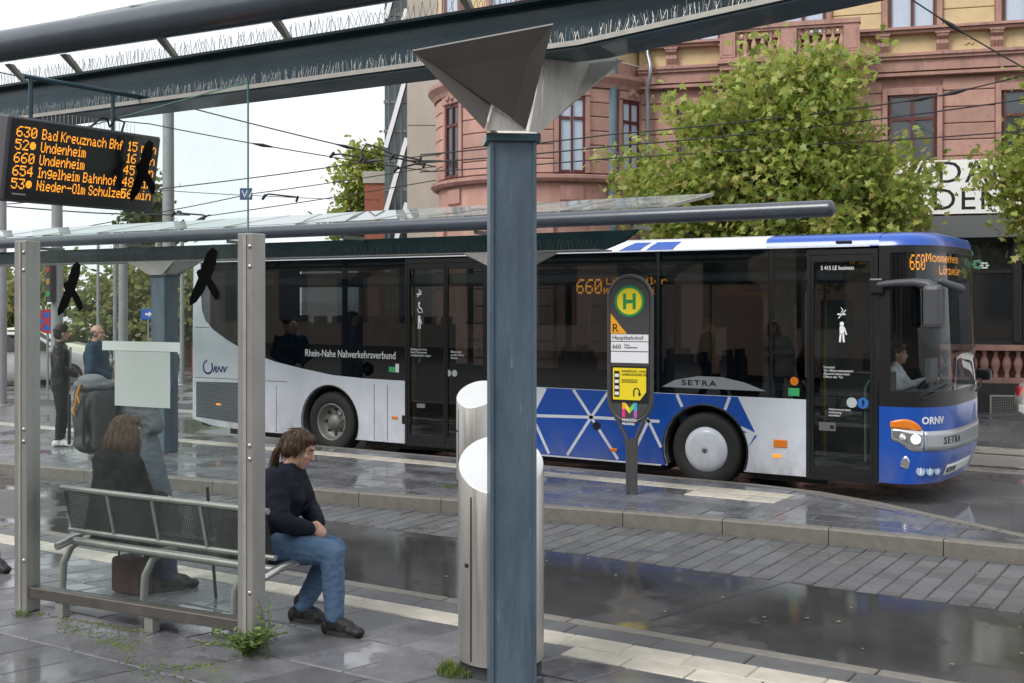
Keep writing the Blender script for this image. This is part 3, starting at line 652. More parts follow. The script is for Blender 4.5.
# local: x runs across the face (world +Y), y = world -X (away from the viewer), z up; the face leans forward
M_case = mat('display_case', (.07,.07,.075), .4, 0, .1, 6); M_face = mat('display_face', (.006,.006,.007), .25)
T = R(10); fx = lambda x, y, z: (x, y*math.cos(T)+z*math.sin(T)*-1*-1, z*math.cos(T)-y*math.sin(T))
def tilt(mb): mb.v = [(x, y*math.cos(T)-z*math.sin(T), z*math.cos(T)+y*math.sin(T)) for x, y, z in mb.v]; return mb
tilt(MB().box(-.555,.555,.0,.30,-.25,.25,.01)).build('case', M_case, dp)
tilt(MB().box(-.53,.545,-.004,-.0005,-.235,.235)).build('face', M_face, dp)
M_led = emit('led_orange', (1.,.36,.02), 1.0)
Mt = Matrix.Rotation(T, 4, 'X')
rows = [('630','Bad Kreuznach Bhf','15 min'),('52●','Undenheim','16 min'),('660','Undenheim','45 min'),('654','Ingelheim Bahnhof','48 min'),('53●','Nieder-Olm Schulzen','56 min')]
for k, (a_, b_, c_) in enumerate(rows):
    z = .135-k*.076
    for tx, x, al in ((a_, -.50, 'LEFT'), (b_, -.33, 'LEFT'), (c_, .52, 'RIGHT')):
        led('led_text', tx.replace('●', '*'), .062, M_led, dp, lambda u, v_, x=x, z=z: tuple(Mt @ Vector((x+u, -.006, z+v_))), al, .9 if al != 'LEFT' or x < -.4 else .70)
tilt(MB().box(-.49,-.40,-.008,-.0045,-.205,-.195)).build('maker_mark', M_galv, dp)
for x in (-.3,.3):
    b = MB(); b.tube([(x,.12,.22),(x,.12,.52)], .013, 8); b.build('hanger', M_teal, dp)
b = MB(); b.tube([(-.35,.12,.52),(.68,.12,.52)], .015, 8); b.build('hanger_bar', M_teal, dp)
b = MB(); b.tube([(.10,.1,.26),(.16,.06,.33),(.24,.1,.34),(.26,.1,.29),(.31,.1,.35),(.36,.08,.33),(.35,.1,.26)], .008, 6); b.build('cable', M_black, dp)
b = MB()
for i in range(24):
    x = -.2+i*.03; b.box(x-.001,x+.001,.14,.142,.255,.255+.08)
struct(b.build('bird_spikes', M_spike, dp), 'stuff')
# ============================================================ the bus
bus = thing('bus', (-9.0, 14.25, ROAD), 0, 'white and blue regional bus standing at the island platform', 'bus')
B0, B1 = 13.05, 15.45                      # near and far side
M_bw = mat('bus_white_paint', (.66,.69,.76), .3, 0, .08, 4, 0, coat=.4)
M_bb = mat('bus_blue_paint', (.008,.075,.40), .28, 0, .06, 3, 0, coat=.5)
M_bk = mat('bus_black_trim', (.010,.010,.011), .35, 0, .1, 8)
M_gl = glassm('bus_tinted_glass', (.50,.52,.52), 1.75)
M_gd = glassm('bus_door_glass', (.56,.59,.59), 1.65)
M_ws = glassm('windscreen_glass', (.70,.74,.73), 1.48)
M_int = mat('bus_interior_grey', (.16,.16,.17), .7, 0, .1, 5); M_fl = mat('bus_floor', (.05,.05,.055), .6)
M_seat = mat('seat_fabric', (.03,.045,.10), .85, 0, .3, 20, .2, 80); M_rub = mat('tyre_rubber', (.018,.018,.018), .7, 0, .2, 30, .3, 60)
M_rim = mat('wheel_steel', (.24,.235,.225), .5, .4, .25, 10); M_txt = mat('white_lettering', (.78,.78,.8), .5)
M_amb = mat('amber_lens', (.75,.20,.01), .25, coat=.6); M_red = mat('red_lens', (.45,.012,.012), .25, coat=.6)
for m_ in (M_bw, M_bb): overlay(m_, (.16,.145,.125), .38, .70, 3.2, (1,1,.6), (.05, .75), .75)
FW, RW, WZ, WR = -5.56, -11.46, .305, .445
ZB, ZW, ZT = .085, .965, 2.70              # skirt bottom, belt, window top
def arch(cx, r, n=14):
    """points of an arch notch left to right, from the skirt"""
    a0 = math.asin((WZ-ZB)/r) if r > WZ-ZB else 0
    return [(cx-r*math.cos(t), WZ+r*math.sin(t)) for t in [(-a0)+(math.pi+2*a0)*k/n for k in range(n+1)]]
AR = .54
def side_wall(poly, m, name, y0=B0, th=.03, far=False):
    b = MB(); b.prism(poly, (y0, y0+th) if not far else (B1-th, B1), 'y'); return b.build(name, m, bus, True)
# rear curved edge of dark glazing
curve = [(-14.16,2.70),(-14.15,2.2),(-14.13,1.94),(-14.05,1.77),(-13.89,1.63),(-13.55,1.46),(-13.13,1.30),(-12.54,1.16),(-11.99,1.075),(-11.41,1.0),(-10.8,.972),(-10.07,ZW)]
# white rear shell with wheel notch
poly = [(-14.30,.20),(-13.9,.12),(-13.1,ZB)]+arch(RW, AR)+[(-10.07,ZB)]+curve[::-1]+[(-14.30,2.70)]
side_wall(poly, M_bw, 'rear_side_panel')
poly = [(-8.66,ZB),*arch(FW, AR),(-4.32,ZB),(-4.32,ZW),(-8.66,ZW)]
side_wall(poly, M_bw, 'front_side_panel')
side_wall([(-14.30,ZB),*arch(RW,AR),*arch(FW,AR),(-3.5,ZB),(-3.5,ZW),(-14.30,ZW)], M_bw, 'far_side_panel', far=True)
# panel joints
for x, z0, z1 in ((-12.52,.1,.80),(-10.62,.1,.9),(-10.38,.1,.90),(-7.99,.1,.96),(-6.35,.1,.96)):
    b = MB(); b.box(x-.004,x+.004,B0-.0015,B0+.002,z0,z1); b.build('panel_joint', M_bk, bus, True)
b = MB(); b.box(-14.28,-12.3,B0-.0015,B0+.002,.865,.873); b.build('panel_joint', M_bk, bus, True)
b = MB(); b.box(-14.28,-13.95,B0-.0015,B0+.002,1.66,1.668); b.build('panel_joint', M_bk, bus, True)
# blue graphic on the front side: blue fields parted by white bars
def inarch(x, z): return (x-FW)**2+(z-WZ)**2 < (AR+.01)**2
blue = [(-7.72,ZB+.012),*[(x, z) for x, z in arch(FW, AR+.012)],(-4.86,ZB+.30),(-4.95,.62),(-5.12,ZW-.006),(-7.75,ZW-.006),(-7.95,.62),(-7.72,.30)]
blue = [(-7.95,.30),(-7.72,ZB+.012)]+[p for p in arch(FW, AR+.012) if p[0] < FW or p[1] > .5]+[(-4.90,.58),(-5.12,ZW-.006),(-7.77,ZW-.006),(-7.98,.58),(-8.20,.44),(-8.20,ZB+.012),(-8.0,ZB+.012)]
blue = [(-8.35,ZB+.012)]+[p for p in arch(FW, AR+.012) if p[0] < FW or p[1] > .52]+[(-4.93,.56),(-5.14,ZW-.006),(-7.77,ZW-.006),(-8.0,.60),(-8.35,.12)]
side_wall(blue, M_bb, 'blue_graphic', B0-.002, .0015)
b = MB(); b.prism([(-4.93,.52),(-4.90,.52),(-5.02,.36)], (B0-.002, B0-.0005), 'y'); b.build('blue_graphic', M_bb, bus, True)
def bar(p, q, w=.038):
    d = Vector((q[0]-p[0], q[1]-p[1])).normalized(); n = Vector((-d.y, d.x))*w/2
    b = MB(); b.prism([(p[0]+n.x,p[1]+n.y),(q[0]+n.x,q[1]+n.y),(q[0]-n.x,q[1]-n.y),(p[0]-n.x,p[1]-n.y)], (B0-.0035,B0-.0022), 'y'); b.build('white_graphic_bar', M_bw, bus, True)
N1, N2, N0 = (-7.10,.615), (-6.30,.615), (-7.98,.59)
for p, q in ((N1,(-7.36,ZW-.01)),(N1,(-6.85,ZW-.01)),(N0,N1),(N1,(-7.45,.11)),(N1,(-6.72,.11)),(N1,(-6.15,.615)),(N0,(-7.72,.11)),(N0,(-8.2,.11)),
             (N2,(-6.55,ZW-.01)),(N2,(-6.55,.11)),(N2,(-6.13,.30)),(N0,(-7.77,ZW-.01)),((-5.85,.81),(-5.92,ZW-.01)),((-5.30,.80),(-5.24,ZW-.01)),((-4.96,.545),(-5.10,.60))): bar(p, q)
# skirt trim line
b = MB(); b.box(-8.66,-6.13,B0-.004,B0+.01,ZB-.012,ZB+.008); b.build('skirt_trim', M_bw, bus, True)
# wheel arches and wheels
for cx in (FW, RW):
    for far in (0, 1):
        y = B0 if not far else B1
        sgn = 1 if not far else -1
        b = MB(); pr = [(AR-.005,-.004*sgn),(AR+.012,-.006*sgn),(AR+.012,.02*sgn),(AR-.02,.02*sgn),(AR-.02,.55*sgn)]
        b.lathe(pr, (cx, y, WZ), 26, 'y', True, -22, 202); b.build('wheel_arch', M_bk, bus, True)
        b = MB(); b.box(cx-AR,cx+AR,y+.55*sgn,y+.56*sgn,-.02,.86); b.build('wheel_arch_back', M_bk, bus, True)
        wy = y+.03*sgn; lab = None
        b = MB(); b.lathe([(.27,.02*sgn),(.30,-.0*sgn),(.40,.0),(.435,.02*sgn),(WR,.05*sgn),(WR,.25*sgn),(.43,.28*sgn),(.28,.28*sgn)], (cx,wy,WZ), 40, 'y'); wh = b.build('wheel', M_rub, bus, True)
        b = MB()
        for k in range(40):
            a = 2*math.pi*k/40; c_ = (cx+.4455*math.cos(a), wy+.15*sgn, WZ+.4455*math.sin(a)); b.obox(c_, (math.cos(a),0,math.sin(a)), .004, (0,1,0), .09, (-math.sin(a),0,math.cos(a)), .022)
        b.build('tread', M_rub, wh, True)
        if cx == FW:
            b = MB(); b.lathe([(0,-.030*sgn),(.06,-.030*sgn),(.20,-.022*sgn),(.255,-.008*sgn),(.275,.02*sgn)], (cx,wy,WZ), 36, 'y'); b.build('wheel_cover', M_bw, wh, True)
            b = MB(); b.lathe([(0,-.036*sgn),(.035,-.036*sgn),(.04,-.029*sgn)], (cx,wy,WZ), 16, 'y'); b.build('hub', M_rim, wh, True)
            b = MB(); b.lathe([(.012,-.044*sgn),(.0,-.044*sgn),(.014,-.036*sgn)], (cx,wy,WZ), 8, 'y'); b.build('hub_bolt', M_bk, wh, True)
        else:
            b = MB(); b.lathe([(.275,.01*sgn),(.262,.0),(.25,.03*sgn),(.235,.10*sgn),(.14,.13*sgn),(.12,.10*sgn),(.10,.05*sgn),(.0,.05*sgn)], (cx,wy,WZ), 36, 'y'); b.build('rim', M_rim, wh, True)
            b = MB()
            for k in range(8): a = 2*math.pi*k/8; b.ell((cx+.185*math.cos(a), wy+.113*sgn, WZ+.185*math.sin(a)), (.028,.012,.028))
            b.build('rim_hole', M_bk, wh, True)
            b = MB()
            for k in range(10): a = 2*math.pi*k/10+.2; b.lathe([(0,.085*sgn),(.012,.085*sgn),(.013,.12*sgn)], (cx+.135*math.cos(a), wy, WZ+.135*math.sin(a)), 6, 'y')
            b.build('wheel_nut', M_rim, wh, True)
# ---- nose and tail shells: stacked plan outlines
def nose(th, z):
    Bz = .60+.10*max(0,min(1,(z-.1)/.25)) if z < .9 else .70-.07*max(0,(z-.9))/1.8
    c, s_ = math.cos(th), math.sin(th); e1, e2 = .62, .55
    return (-3.5+Bz*abs(c)**e1, 14.25+1.2*math.copysign(abs(s_)**e2, s_))
TH = [R(-90+180*k/96) for k in range(97)]
def nose_band(zs, ths, inset=0.):
    b = MB(); vs = []; n = len(ths)
    for z in zs:
        for t in ths:
            x, y = nose(t, z); vs.append((x-inset, y, z))
    fs = [(i*n+k, i*n+k+1, (i+1)*n+k+1, (i+1)*n+k) for i in range(len(zs)-1) for k in range(n-1)]
    b.add(vs, fs, True); return b
nose_band([.09,.11,.2,.3,.4,.5,.6,.7,.8,.88,.93], TH).build('front_panel', M_bb, bus, True, fixn=False)
# rounded lower lip
b = nose_band([.09,.091], TH); b.build('bumper_lip', M_bk, bus, True)
nose_band([.93,.95,1.0,1.06,1.10], TH).build('windscreen_base', M_bk, bus, True, fixn=False)
WT = [t for t in TH if abs(t) < R(87)]
nose_band([1.10,1.3,1.6,1.9,2.2,2.45,2.62], WT).build('windscreen', M_ws, bus, True, fixn=False)
for sg in (-1, 1):
    pt = [t for t in TH if t*sg >= R(86)]; nose_band([1.10,1.6,2.1,2.62], pt).build('windscreen_pillar', M_bk, bus, True, fixn=False)
nose_band([2.62,2.66,2.70], TH).build('windscreen_head', M_bk, bus, True, fixn=False)
b = MB(); b.box(-3.84,-3.5,B1-.03,B1,.966,2.7); b.build('door_pillar', M_bk, bus, True)
# tail
def tail(t, z):
    c, s_ = math.cos(t), math.sin(t); Bz = .10 if z < 1.6 else .10-.10*(z-1.6)/1.2*.6
    return (-14.30-Bz*abs(c)**.5, 14.25+1.2*math.copysign(abs(s_)**.35, s_))
def tail_band(zs, name, m):
    vs = []; n = len(TH)
    for z in zs:
        for t in TH: x, y = tail(t, z); vs.append((x, y, z))
    b = MB(); b.add(vs, [(i*n+k, i*n+k+1, (i+1)*n+k+1, (i+1)*n+k) for i in range(len(zs)-1) for k in range(n-1)], True); b.build(name, m, bus, True)
tail_band([.2,.6,1.0,1.4,1.66], 'rear_panel', M_bw); tail_band([1.66,2.0,2.4,2.7], 'rear_upper_panel', M_bw)
b = MB(); b.box(-14.42,-14.35,B0+.04,B0+.16,.85,1.35,.01); b.build('tail_light', M_red, bus, True)
# ---- roof: cove strip and shallow crown
def roof_band(x0, x1, name, m, dz=0.):
    prof = [(B0,2.70),(B0+.012,2.76),(B0+.06,2.815),(B0+.3,2.86),(14.25,2.895),(B1-.3,2.86),(B1-.06,2.815),(B1-.012,2.76),(B1,2.70)]
    b = MB(); n = len(prof); b.add([(x, y, z+dz) for x in (x0, x1) for y, z in prof], [(k, k+1, n+k+1, n+k) for k in range(n-1)], True); return b.build(name, m, bus, True, fixn=False)
roof_band(-14.34,-4.80,'roof', M_bw); roof_band(-4.80,-3.5,'roof_front', M_bb)
# front roof cap follows the nose
prof = [(1.0,2.70),(.985,2.76),(.94,2.815),(.7,2.86),(0,2.895)]
vs = []; n = len(TH)
for k, z in prof:
    for t in TH:
        x, y = nose(t, 2.70); vs.append((-3.5+(x+3.5)*k, 14.25+(y-14.25)*(k if k > .9 else k), z))
b = MB(); b.add(vs, [(i*n+k, i*n+k+1, (i+1)*n+k+1, (i+1)*n+k) for i in range(len(prof)-1) for k in range(n-1)], True); b.build('roof_cap', M_bb, bus, True)
vs = []
for k, z in prof:
    for t in TH: x, y = tail(t, 2.70); vs.append((-14.30+(x+14.30)*k, 14.25+(y-14.25)*k, z))
b = MB(); b.add(vs, [(i*n+k, i*n+k+1, (i+1)*n+k+1, (i+1)*n+k) for i in range(len(prof)-1) for k in range(n-1)], True); b.build('roof_cap', M_bw, bus, True)
for pts in ([(-6.72,2.71),(-6.50,2.81),(-6.28,2.81),(-6.42,2.71)],[(-6.34,2.71),(-6.20,2.81),(-5.88,2.81),(-5.98,2.71)],[(-7.4,2.71),(-7.3,2.76),(-6.95,2.76),(-6.9,2.71)]):
    b = MB(); (xa, za), (xb, zb), (xc, _), (xd, _) = pts; yo = lambda z: B0+(.2*(z-2.70) if z < 2.76 else .012+.873*(z-2.76)); zz = [za, (2.76 if zb > 2.77 else (za+zb)/2), zb]; vs = []
    for o2 in (-.004, .004):
        for z in zz: f = (z-za)/(zb-za); vs += [(xa+(xb-xa)*f, yo(z)+o2, z-o2*.4), (xd+(xc-xd)*f, yo(z)+o2, z-o2*.4)]
    b.add(vs, [(0,1,3,2),(2,3,5,4),(6,8,9,7),(8,10,11,9),(0,6,7,1),(4,5,11,10),(0,2,8,6),(2,4,10,8),(1,7,9,3),(3,9,11,5)]); b.build('roof_graphic', M_bb, bus, True)
b = MB(); b.box(-14.2,-3.6,B0-.006,B0+.02,2.695,2.712); b.build('roof_seam', M_bw, bus, True)
b = MB(); b.box(-3.98,-3.80,B0-.012,B0+.02,2.735,2.765,.008); b.build('marker_lamp', M_bk, bus, True)
# ---- glazing near side
side_wall([(x, z) for x, z in curve]+[(-10.07,2.695)], M_gl, 'window', B0+.012, .004)
for x0, x1 in ((-8.66,-6.20),(-6.16,-4.76),(-4.72,-4.33)):
    b = MB(); b.box(x0,x1,B0+.012,B0+.016,ZW+.002,2.695); b.build('window', M_gl, bus, True)
for x in (-6.18,-4.74,-12.56,-11.2):
    b = MB(); b.box(x-.035,x+.035,B0+.018,B0+.06,ZW+.01,2.69); b.build('window_pillar', M_bk, bus, True)
b = MB(); b.box(-8.66,-4.33,B0+.017,B0+.05,2.46,2.50); b.build('window_transom', M_bk, bus, True)
b = MB(); b.box(-14.1,-10.1,B0+.017,B0+.05,2.46,2.49); b.build('window_transom', M_bk, bus, True)
# opaque black apron below the rear windows and between
b = MB(); b.prism([(-13.55,1.46),(-13.13,1.30),(-12.54,1.16),(-11.99,1.075),(-11.41,1.0),(-10.8,.972),(-10.08,.968),(-10.08,1.43),(-12.4,1.46)], (B0+.02,B0+.05), 'y'); b.build('window_apron', M_bk, bus, True)
b = MB(); b.box(-8.66,-4.33,B0+.02,B0+.05,.967,1.06); b.build('window_apron', M_bk, bus, True)
# far side glazing
for x0, x1 in ((-14.2,-12.4),(-12.36,-10.6),(-10.56,-8.8),(-8.76,-7.0),(-6.96,-5.2),(-5.16,-3.85)):
    b = MB(); b.box(x0,x1,B1-.016,B1-.012,1.06,2.60); b.build('window', M_gl, bus, True)
b = MB(); b.box(-14.2,-3.8,B1-.04,B1-.01,2.60,2.70); b.box(-14.2,-3.8,B1-.04,B1-.01,.966,1.06)
for x in (-12.38,-10.58,-8.78,-6.98,-5.18): b.box(x-.05,x+.05,B1-.04,B1-.018,1.06,2.6)
b.build('far_window_frame', M_bk, bus, True)
# ---- doors
def door(x0, x1, leaves, name, lab):
    d = MB(); d.box(x0,x0+.045,B0-.012,B0+.05,ZB-.02,2.67); d.box(x1-.045,x1,B0-.012,B0+.05,ZB-.02,2.67); d.box(x0+.045,x1-.045,B0-.012,B0+.05,2.61,2.67); d.box(x0+.045,x1-.045,B0-.012,B0+.05,ZB-.02,ZB+.05)
    o = d.build(name, M_bk, bus, True); o['label'] = lab
    xs = [x0+.045+(x1-x0-.09)*k/leaves for k in range(leaves+1)]
    for k in range(leaves):
        a, c = xs[k], xs[k+1]
        f = MB(); f.box(a+.004,a+.035,B0-.008,B0+.03,ZB+.052,2.605); f.box(c-.035,c-.004,B0-.008,B0+.03,ZB+.052,2.605); f.box(a+.035,c-.035,B0-.008,B0+.03,2.53,2.605); f.box(a+.035,c-.035,B0-.008,B0+.03,ZB+.052,.22)
        f.build('door_leaf', M_bk, o, True)
        g = MB(); g.box(a+.035,c-.035,B0+.006,B0+.010,.22,2.53); g.build('door_pane', M_gd, o, True)
    return o
dm = door(-10.06,-8.67,2,'middle_door','black double door amidships with white notices')
df = door(-4.31,-3.51,1,'front_door','black glazed front door with white notices')
WXZ = lambda x, z, y=B0-.004: WM[bus.name].inverted() @ frame((x, y, z), (1,0,0), (0,0,1))
text('door_notice', 'Einstieg nur vorn,\nbitte Fahrausweis\nunaufgefordert zeigen', .042, M_txt, dm, WXZ(-9.97,1.40,B0+.002), sx=.95)
text('door_notice', 'Bitte nicht\nan die Türen\nlehnen', .042, M_txt, dm, WXZ(-9.28,1.38,B0+.002))
text('door_notice', 'Vorsicht!\nTür öffnet automatisch\nAbstand halten beim\nÖffnen der Tür', .036, M_txt, df, WXZ(-4.12,1.33,B0+.002))
text('door_notice', 'Haltewunsch bitte\nrechtzeitig\nanmelden', .034, M_txt, df, WXZ(-4.06,.86,B0+.002))
text('type_lettering', 'S 415 LE business', .066, M_txt, df, WXZ(-4.15,2.44,B0+.002), sx=.8)
def pict(parts, x, z, sc, par):
    b = MB()
    for kind, a in parts:
        if kind == 'bar':
            (x0,z0),(x1,z1),w_ = a; d = Vector((x1-x0, z1-z0)).normalized(); n_ = Vector((-d.y, d.x))*w_/2
            b.prism([(x+sc*(x0+n_.x),z+sc*(z0+n_.y)),(x+sc*(x1+n_.x),z+sc*(z1+n_.y)),(x+sc*(x1-n_.x),z+sc*(z1-n_.y)),(x+sc*(x0-n_.x),z+sc*(z0-n_.y))], (B0+.001,B0+.004), 'y')
        else: b.lathe([(0,-.002),(sc*a[2],-.002),(sc*a[2],.0)], (x+sc*a[0], B0+.003, z+sc*a[1]), 14, 'y')
    b.build('pictogram', M_txt, par, True)
smoke = [('bar',((-.5,0),(.4,0),.16)),('bar',((-.4,-.45),(.45,.5),.09)),('bar',((-.1,.2),(.15,.5),.07)),('bar',((.1,.5),(-.1,.75),.07))]
man = [('dot',(0,.62,.16)),('bar',((0,.45),(0,-.15),.34)),('bar',((-.09,-.1),(-.15,-.75),.14)),('bar',((.09,-.1),(.15,-.75),.14)),('bar',((.17,.35),(.35,-.2),.1))]
chair = [('dot',(0,.6,.14)),('bar',((-.05,.45),(.0,0),.16)),('bar',((0,0),(.4,-.1),.14)),('bar',((.38,-.1),(.5,-.6),.1)),('bar',((-.3,-.1),(-.1,-.6),.09)),('bar',((-.1,-.6),(.3,-.55),.09))]
pict(smoke,-3.91,1.94,.10,df); pict(man,-3.91,1.74,.15,df)
pict(smoke,-9.82,2.18,.09,dm); pict(chair,-9.82,1.99,.11,dm); pict(man,-9.82,1.79,.12,dm)
for x, z, m_, r_ in ((-3.80,.955,mat('sticker_grey',(.45,.48,.50),.5),.058),(-3.675,.955,mat('sticker_blue',(.02,.13,.42),.5),.062),(-9.32,1.10,mat('sticker_grey',(.4,.4,.4),.5),.045),(-9.22,1.10,mat('sticker_grey',(.4,.4,.4),.5),.045)):
    b = MB(); b.lathe([(0,-.002),(r_,-.002),(r_,.002)], (x,B0+.003,z), 20, 'y'); b.build('round_sticker', m_, bus, True)
pict(man,-3.675,.955,.05,df)
b = MB(); b.box(-4.17,-3.98,B0-.001,B0+.004,.625,.72); b.build('door_button', mat('grey_plastic',(.12,.12,.125),.5), df, True)
b = MB(); b.box(-4.04,-4.00,B0-.004,B0-.001,.65,.69); b.build('door_keyhole', M_bk, df, True)
b = MB(); b.tube([(-3.66,B0+.05,.3),(-3.66,B0+.05,1.12),(-3.62,B0+.05,1.2),(-3.58,B0+.05,1.2)], .016, 8); b.build('handrail', mat('rail_green', (.45,.6,.5), .4), df, True)
b = MB(); b.box(-9.86,-9.72,B0-.001,B0+.006,.60,.66); b.build('door_button', M_rim, dm, True)
# ---- lettering on the side
text('side_lettering', 'Rhein-Nahe Nahverkehrsverbund', .150, M_txt, bus, WXZ(-11.95,1.265,B0+.008), sx=.835, bold=.0005)
text('side_logo', 'RNV', .135, mat('navy_print', (.01,.02,.14), .4), bus, WXZ(-13.88,.965,B0-.003), sx=1.1, shear=.3, bold=.004)
b = MB(); b.lathe([(.088,-.004),(.118,-.004),(.118,-.001),(.088,-.001)], (-13.99,B0,1.04), 20, 'y', True, 100, 400); b.build('side_logo_ring', MATS['navy_print'], bus, True)
b = MB(); b.prism([(-6.12,1.04),(-4.80,1.04),(-5.06,1.13),(-5.35,1.185),(-5.65,1.185),(-5.95,1.13)], (B0-.001,B0+.010), 'y'); b.build('badge_plate', mat('badge_grey', (.30,.32,.35), .4), bus, True)
text('badge_lettering', 'SETRA', .09, M_bk, bus, WXZ(-5.86,1.075,B0-.003), sx=1.5, spacing=1.25, bold=.001)
for k, (x, m_, w_, h_) in enumerate(((-10.36,mat('sticker_green',(.05,.4,.15),.5),.12,.075),(-10.24,M_txt,.06,.12))):
    b = MB(); b.box(x,x+w_,B0+.005,B0+.009,1.08,1.08+h_); b.build('window_sticker', m_, bus, True)
b = MB(); b.box(-4.53,-4.40,B0+.005,B0+.009,1.0,1.09); b.build('window_sticker', MATS['sticker_green'], bus, True)
b = MB(); b.lathe([(0,-.004),(.05,-.004),(.05,0)], (-4.46,B0+.008,1.17), 18, 'y'); b.build('window_sticker', M_amb, bus, True)
# side lamps, flaps, vents
for x, z in ((-10.25,.44),(-6.78,.225),(-4.66,.30),(-13.75,.46)):
    b = MB(); b.box(x-.05,x+.05,B0-.014,B0,z-.02,z+.02,.005); b.build('side_marker', emit('amber_marker', (1,.3,.02), .8) if x > -6 or x < -13 else M_amb, bus, True)
b = MB(); b.box(-4.70,-4.54,B0-.016,B0,.40,.49,.008); b.build('turn_signal', M_amb, bus, True)
for x, z, s_ in ((-9.99+-.0-.03+.0,.42,.07),(-7.02,.51,.055)):
    if x < -9: b = MB(); b.box(-10.24+.12,-10.24+.28,B0-.006,B0,.36,.48,.01)
    else: b = MB(); b.lathe([(0,-.008),(s_,-.008),(s_,0)], (x,B0,z), 20, 'y')
    b.build('filler_flap', M_bk, bus, True)
b = MB(); b.box(-14.255,-13.24,B0-.003,B0-.0005,.24,.80); b.v = [(x, y, z+(-.055 if z < .5 else .02)*(x+14.255)) for x, y, z in b.v]; b.build('vent_panel', mat('vent_dark', (.10,.11,.125), .5), bus, True)
for k in range(15):
    z = .255+k*.037; x1 = -13.26; x0 = -14.235
    b = MB(); b.obox(((x0+x1)/2,B0-.010,z), Vector((1,0,-.03)).normalized(), (x1-x0)/2, Vector((0,.6,-.8)), .010, Vector((0,.8,.6)), .0025); b.build('vent_slat', mat('vent_slat_grey', (.20,.215,.24), .45), bus, True)
# ---- LED route lettering on side window and above the windscreen
_i = WM[bus.name].inverted()
led('route_number', '660', .19, M_led, bus, lambda u, v_: tuple(_i @ Vector((-7.33+u, B0+.03, 2.18+v_))), sx=.8)
led('route_text', 'Lörzweiler', .085, M_led, bus, lambda u, v_: tuple(_i @ Vector((-6.90+u, B0+.03, 2.295+v_))), sx=1.25)
led('route_text', 'Mommenheim', .085, M_led, bus, lambda u, v_: tuple(_i @ Vector((-6.94+u, B0+.03, 2.17+v_))), sx=1.15)
def nose_at(t, z, off=0.):
    x, y = nose(t, z); x2, y2 = nose(t+.01, z); d = Vector((x2-x, y2-y, 0)).normalized(); n_ = Vector((d.y, -d.x, 0)); return Vector((x, y, z))+n_*off, d
def nose_text(name, s, size, m, t, z, off=.004, sx=1., bold=0., spacing=1.):
    """letters set one after another round the curved front"""
    cu = bpy.data.curves.new('tmp', 'FONT'); cu.body = s; cu.size = size; cu.extrude = .001; cu.offset = bold; cu.space_character = spacing; cu.resolution_u = 2
    o = bpy.data.objects.new('tmp_text', cu); COL.objects.link(o); me = bpy.data.meshes.new_from_object(o.evaluated_get(bpy.context.evaluated_depsgraph_get())); bpy.data.objects.remove(o)
    # arc-length table along the nose at this height
    tab = [(0., t)]; tt = t; L = 0.; q = Vector(nose(tt, z))
    while L < 2.2 and tt < R(89): tt += .01; p = Vector(nose(tt, z)); L += (p-q).length; q = p; tab.append((L, tt))
    inv = WM[bus.name].inverted()
    for v in me.vertices:
        u = v.co.x*sx; k = 0
        while k < len(tab)-2 and tab[k+1][0] < u: k += 1
        (l0, t0), (l1, t1) = tab[k], tab[k+1]; ta = t0+(t1-t0)*(u-l0)/(l1-l0); p, d = nose_at(ta, z+v.co.y, off+v.co.z); v.co = inv @ p
    me.materials.clear(); me.materials.append(m); me.name = name; return link(name, me, bus)
def nose_put(t, z, off=-.03):
    tab = [(0., t)]; tt = t; L = 0.; q = Vector(nose(tt, z))
    while L < 2.2 and tt < R(89): tt += .01; p = Vector(nose(tt, z)); L += (p-q).length; q = p; tab.append((L, tt))
    def put(u, v_):
        k = 0
        while k < len(tab)-2 and tab[k+1][0] < u: k += 1
        (l0, t0), (l1, t1) = tab[k], tab[k+1]; return tuple(_i @ nose_at(t0+(t1-t0)*(u-l0)/(l1-l0), z+v_, off)[0])
    return put
led('route_number', '660', .17, M_led, bus, nose_put(R(-70), 2.43), sx=.46)
led('route_text', 'Mommenheim', .095, M_led, bus, nose_put(R(-50), 2.52), sx=1.25); led('route_text', 'Lörzweiler', .095, M_led, bus, nose_put(R(-30), 2.385), sx=1.1)
nose_band([2.25,2.62], [t for t in TH if R(-86) < t < R(86)], .09).build('route_display', mat('display_face', (.006,.006,.007), .25), bus, True)
# ---- front details
def nose_patch(name, m, t0, t1, z0f, z1f, off=.004, n=14, parent=None, rows=4, thick=.01):
    b = MB(); vs = []
    for o2 in (off, off-thick):
        for i in range(rows+1):
            for k in range(n+1):
                f = k/n; t = t0+(t1-t0)*f; z = z0f(f)+(z1f(f)-z0f(f))*i/rows; p, d = nose_at(t, z, o2); vs.append(p)
    w_ = n+1; fs = [(i*w_+k, i*w_+k+1, (i+1)*w_+k+1, (i+1)*w_+k) for i in range(rows) for k in range(n)]
    h_ = w_*(rows+1)
    ring = [k for k in range(w_)]+[i*w_+n for i in range(1, rows+1)]+[rows*w_+k for k in range(n-1, -1, -1)]+[i*w_ for i in range(rows-1, 0, -1)]
    fs += [(ring[k], ring[(k+1) % len(ring)], ring[(k+1) % len(ring)]+h_, ring[k]+h_) for k in range(len(ring))]
    b.add(vs, fs, True); return b.build(name, m, parent or bus, True)
M_hl = mat('headlamp_chrome', (.7,.72,.74), .12, .9); M_lens = glassm('headlamp_lens', (.9,.92,.94), 1.5)
M_beam = emit('headlamp_glow', (1,.98,.92), 2.5)
sm = lambda f: f*f*(3-2*f)
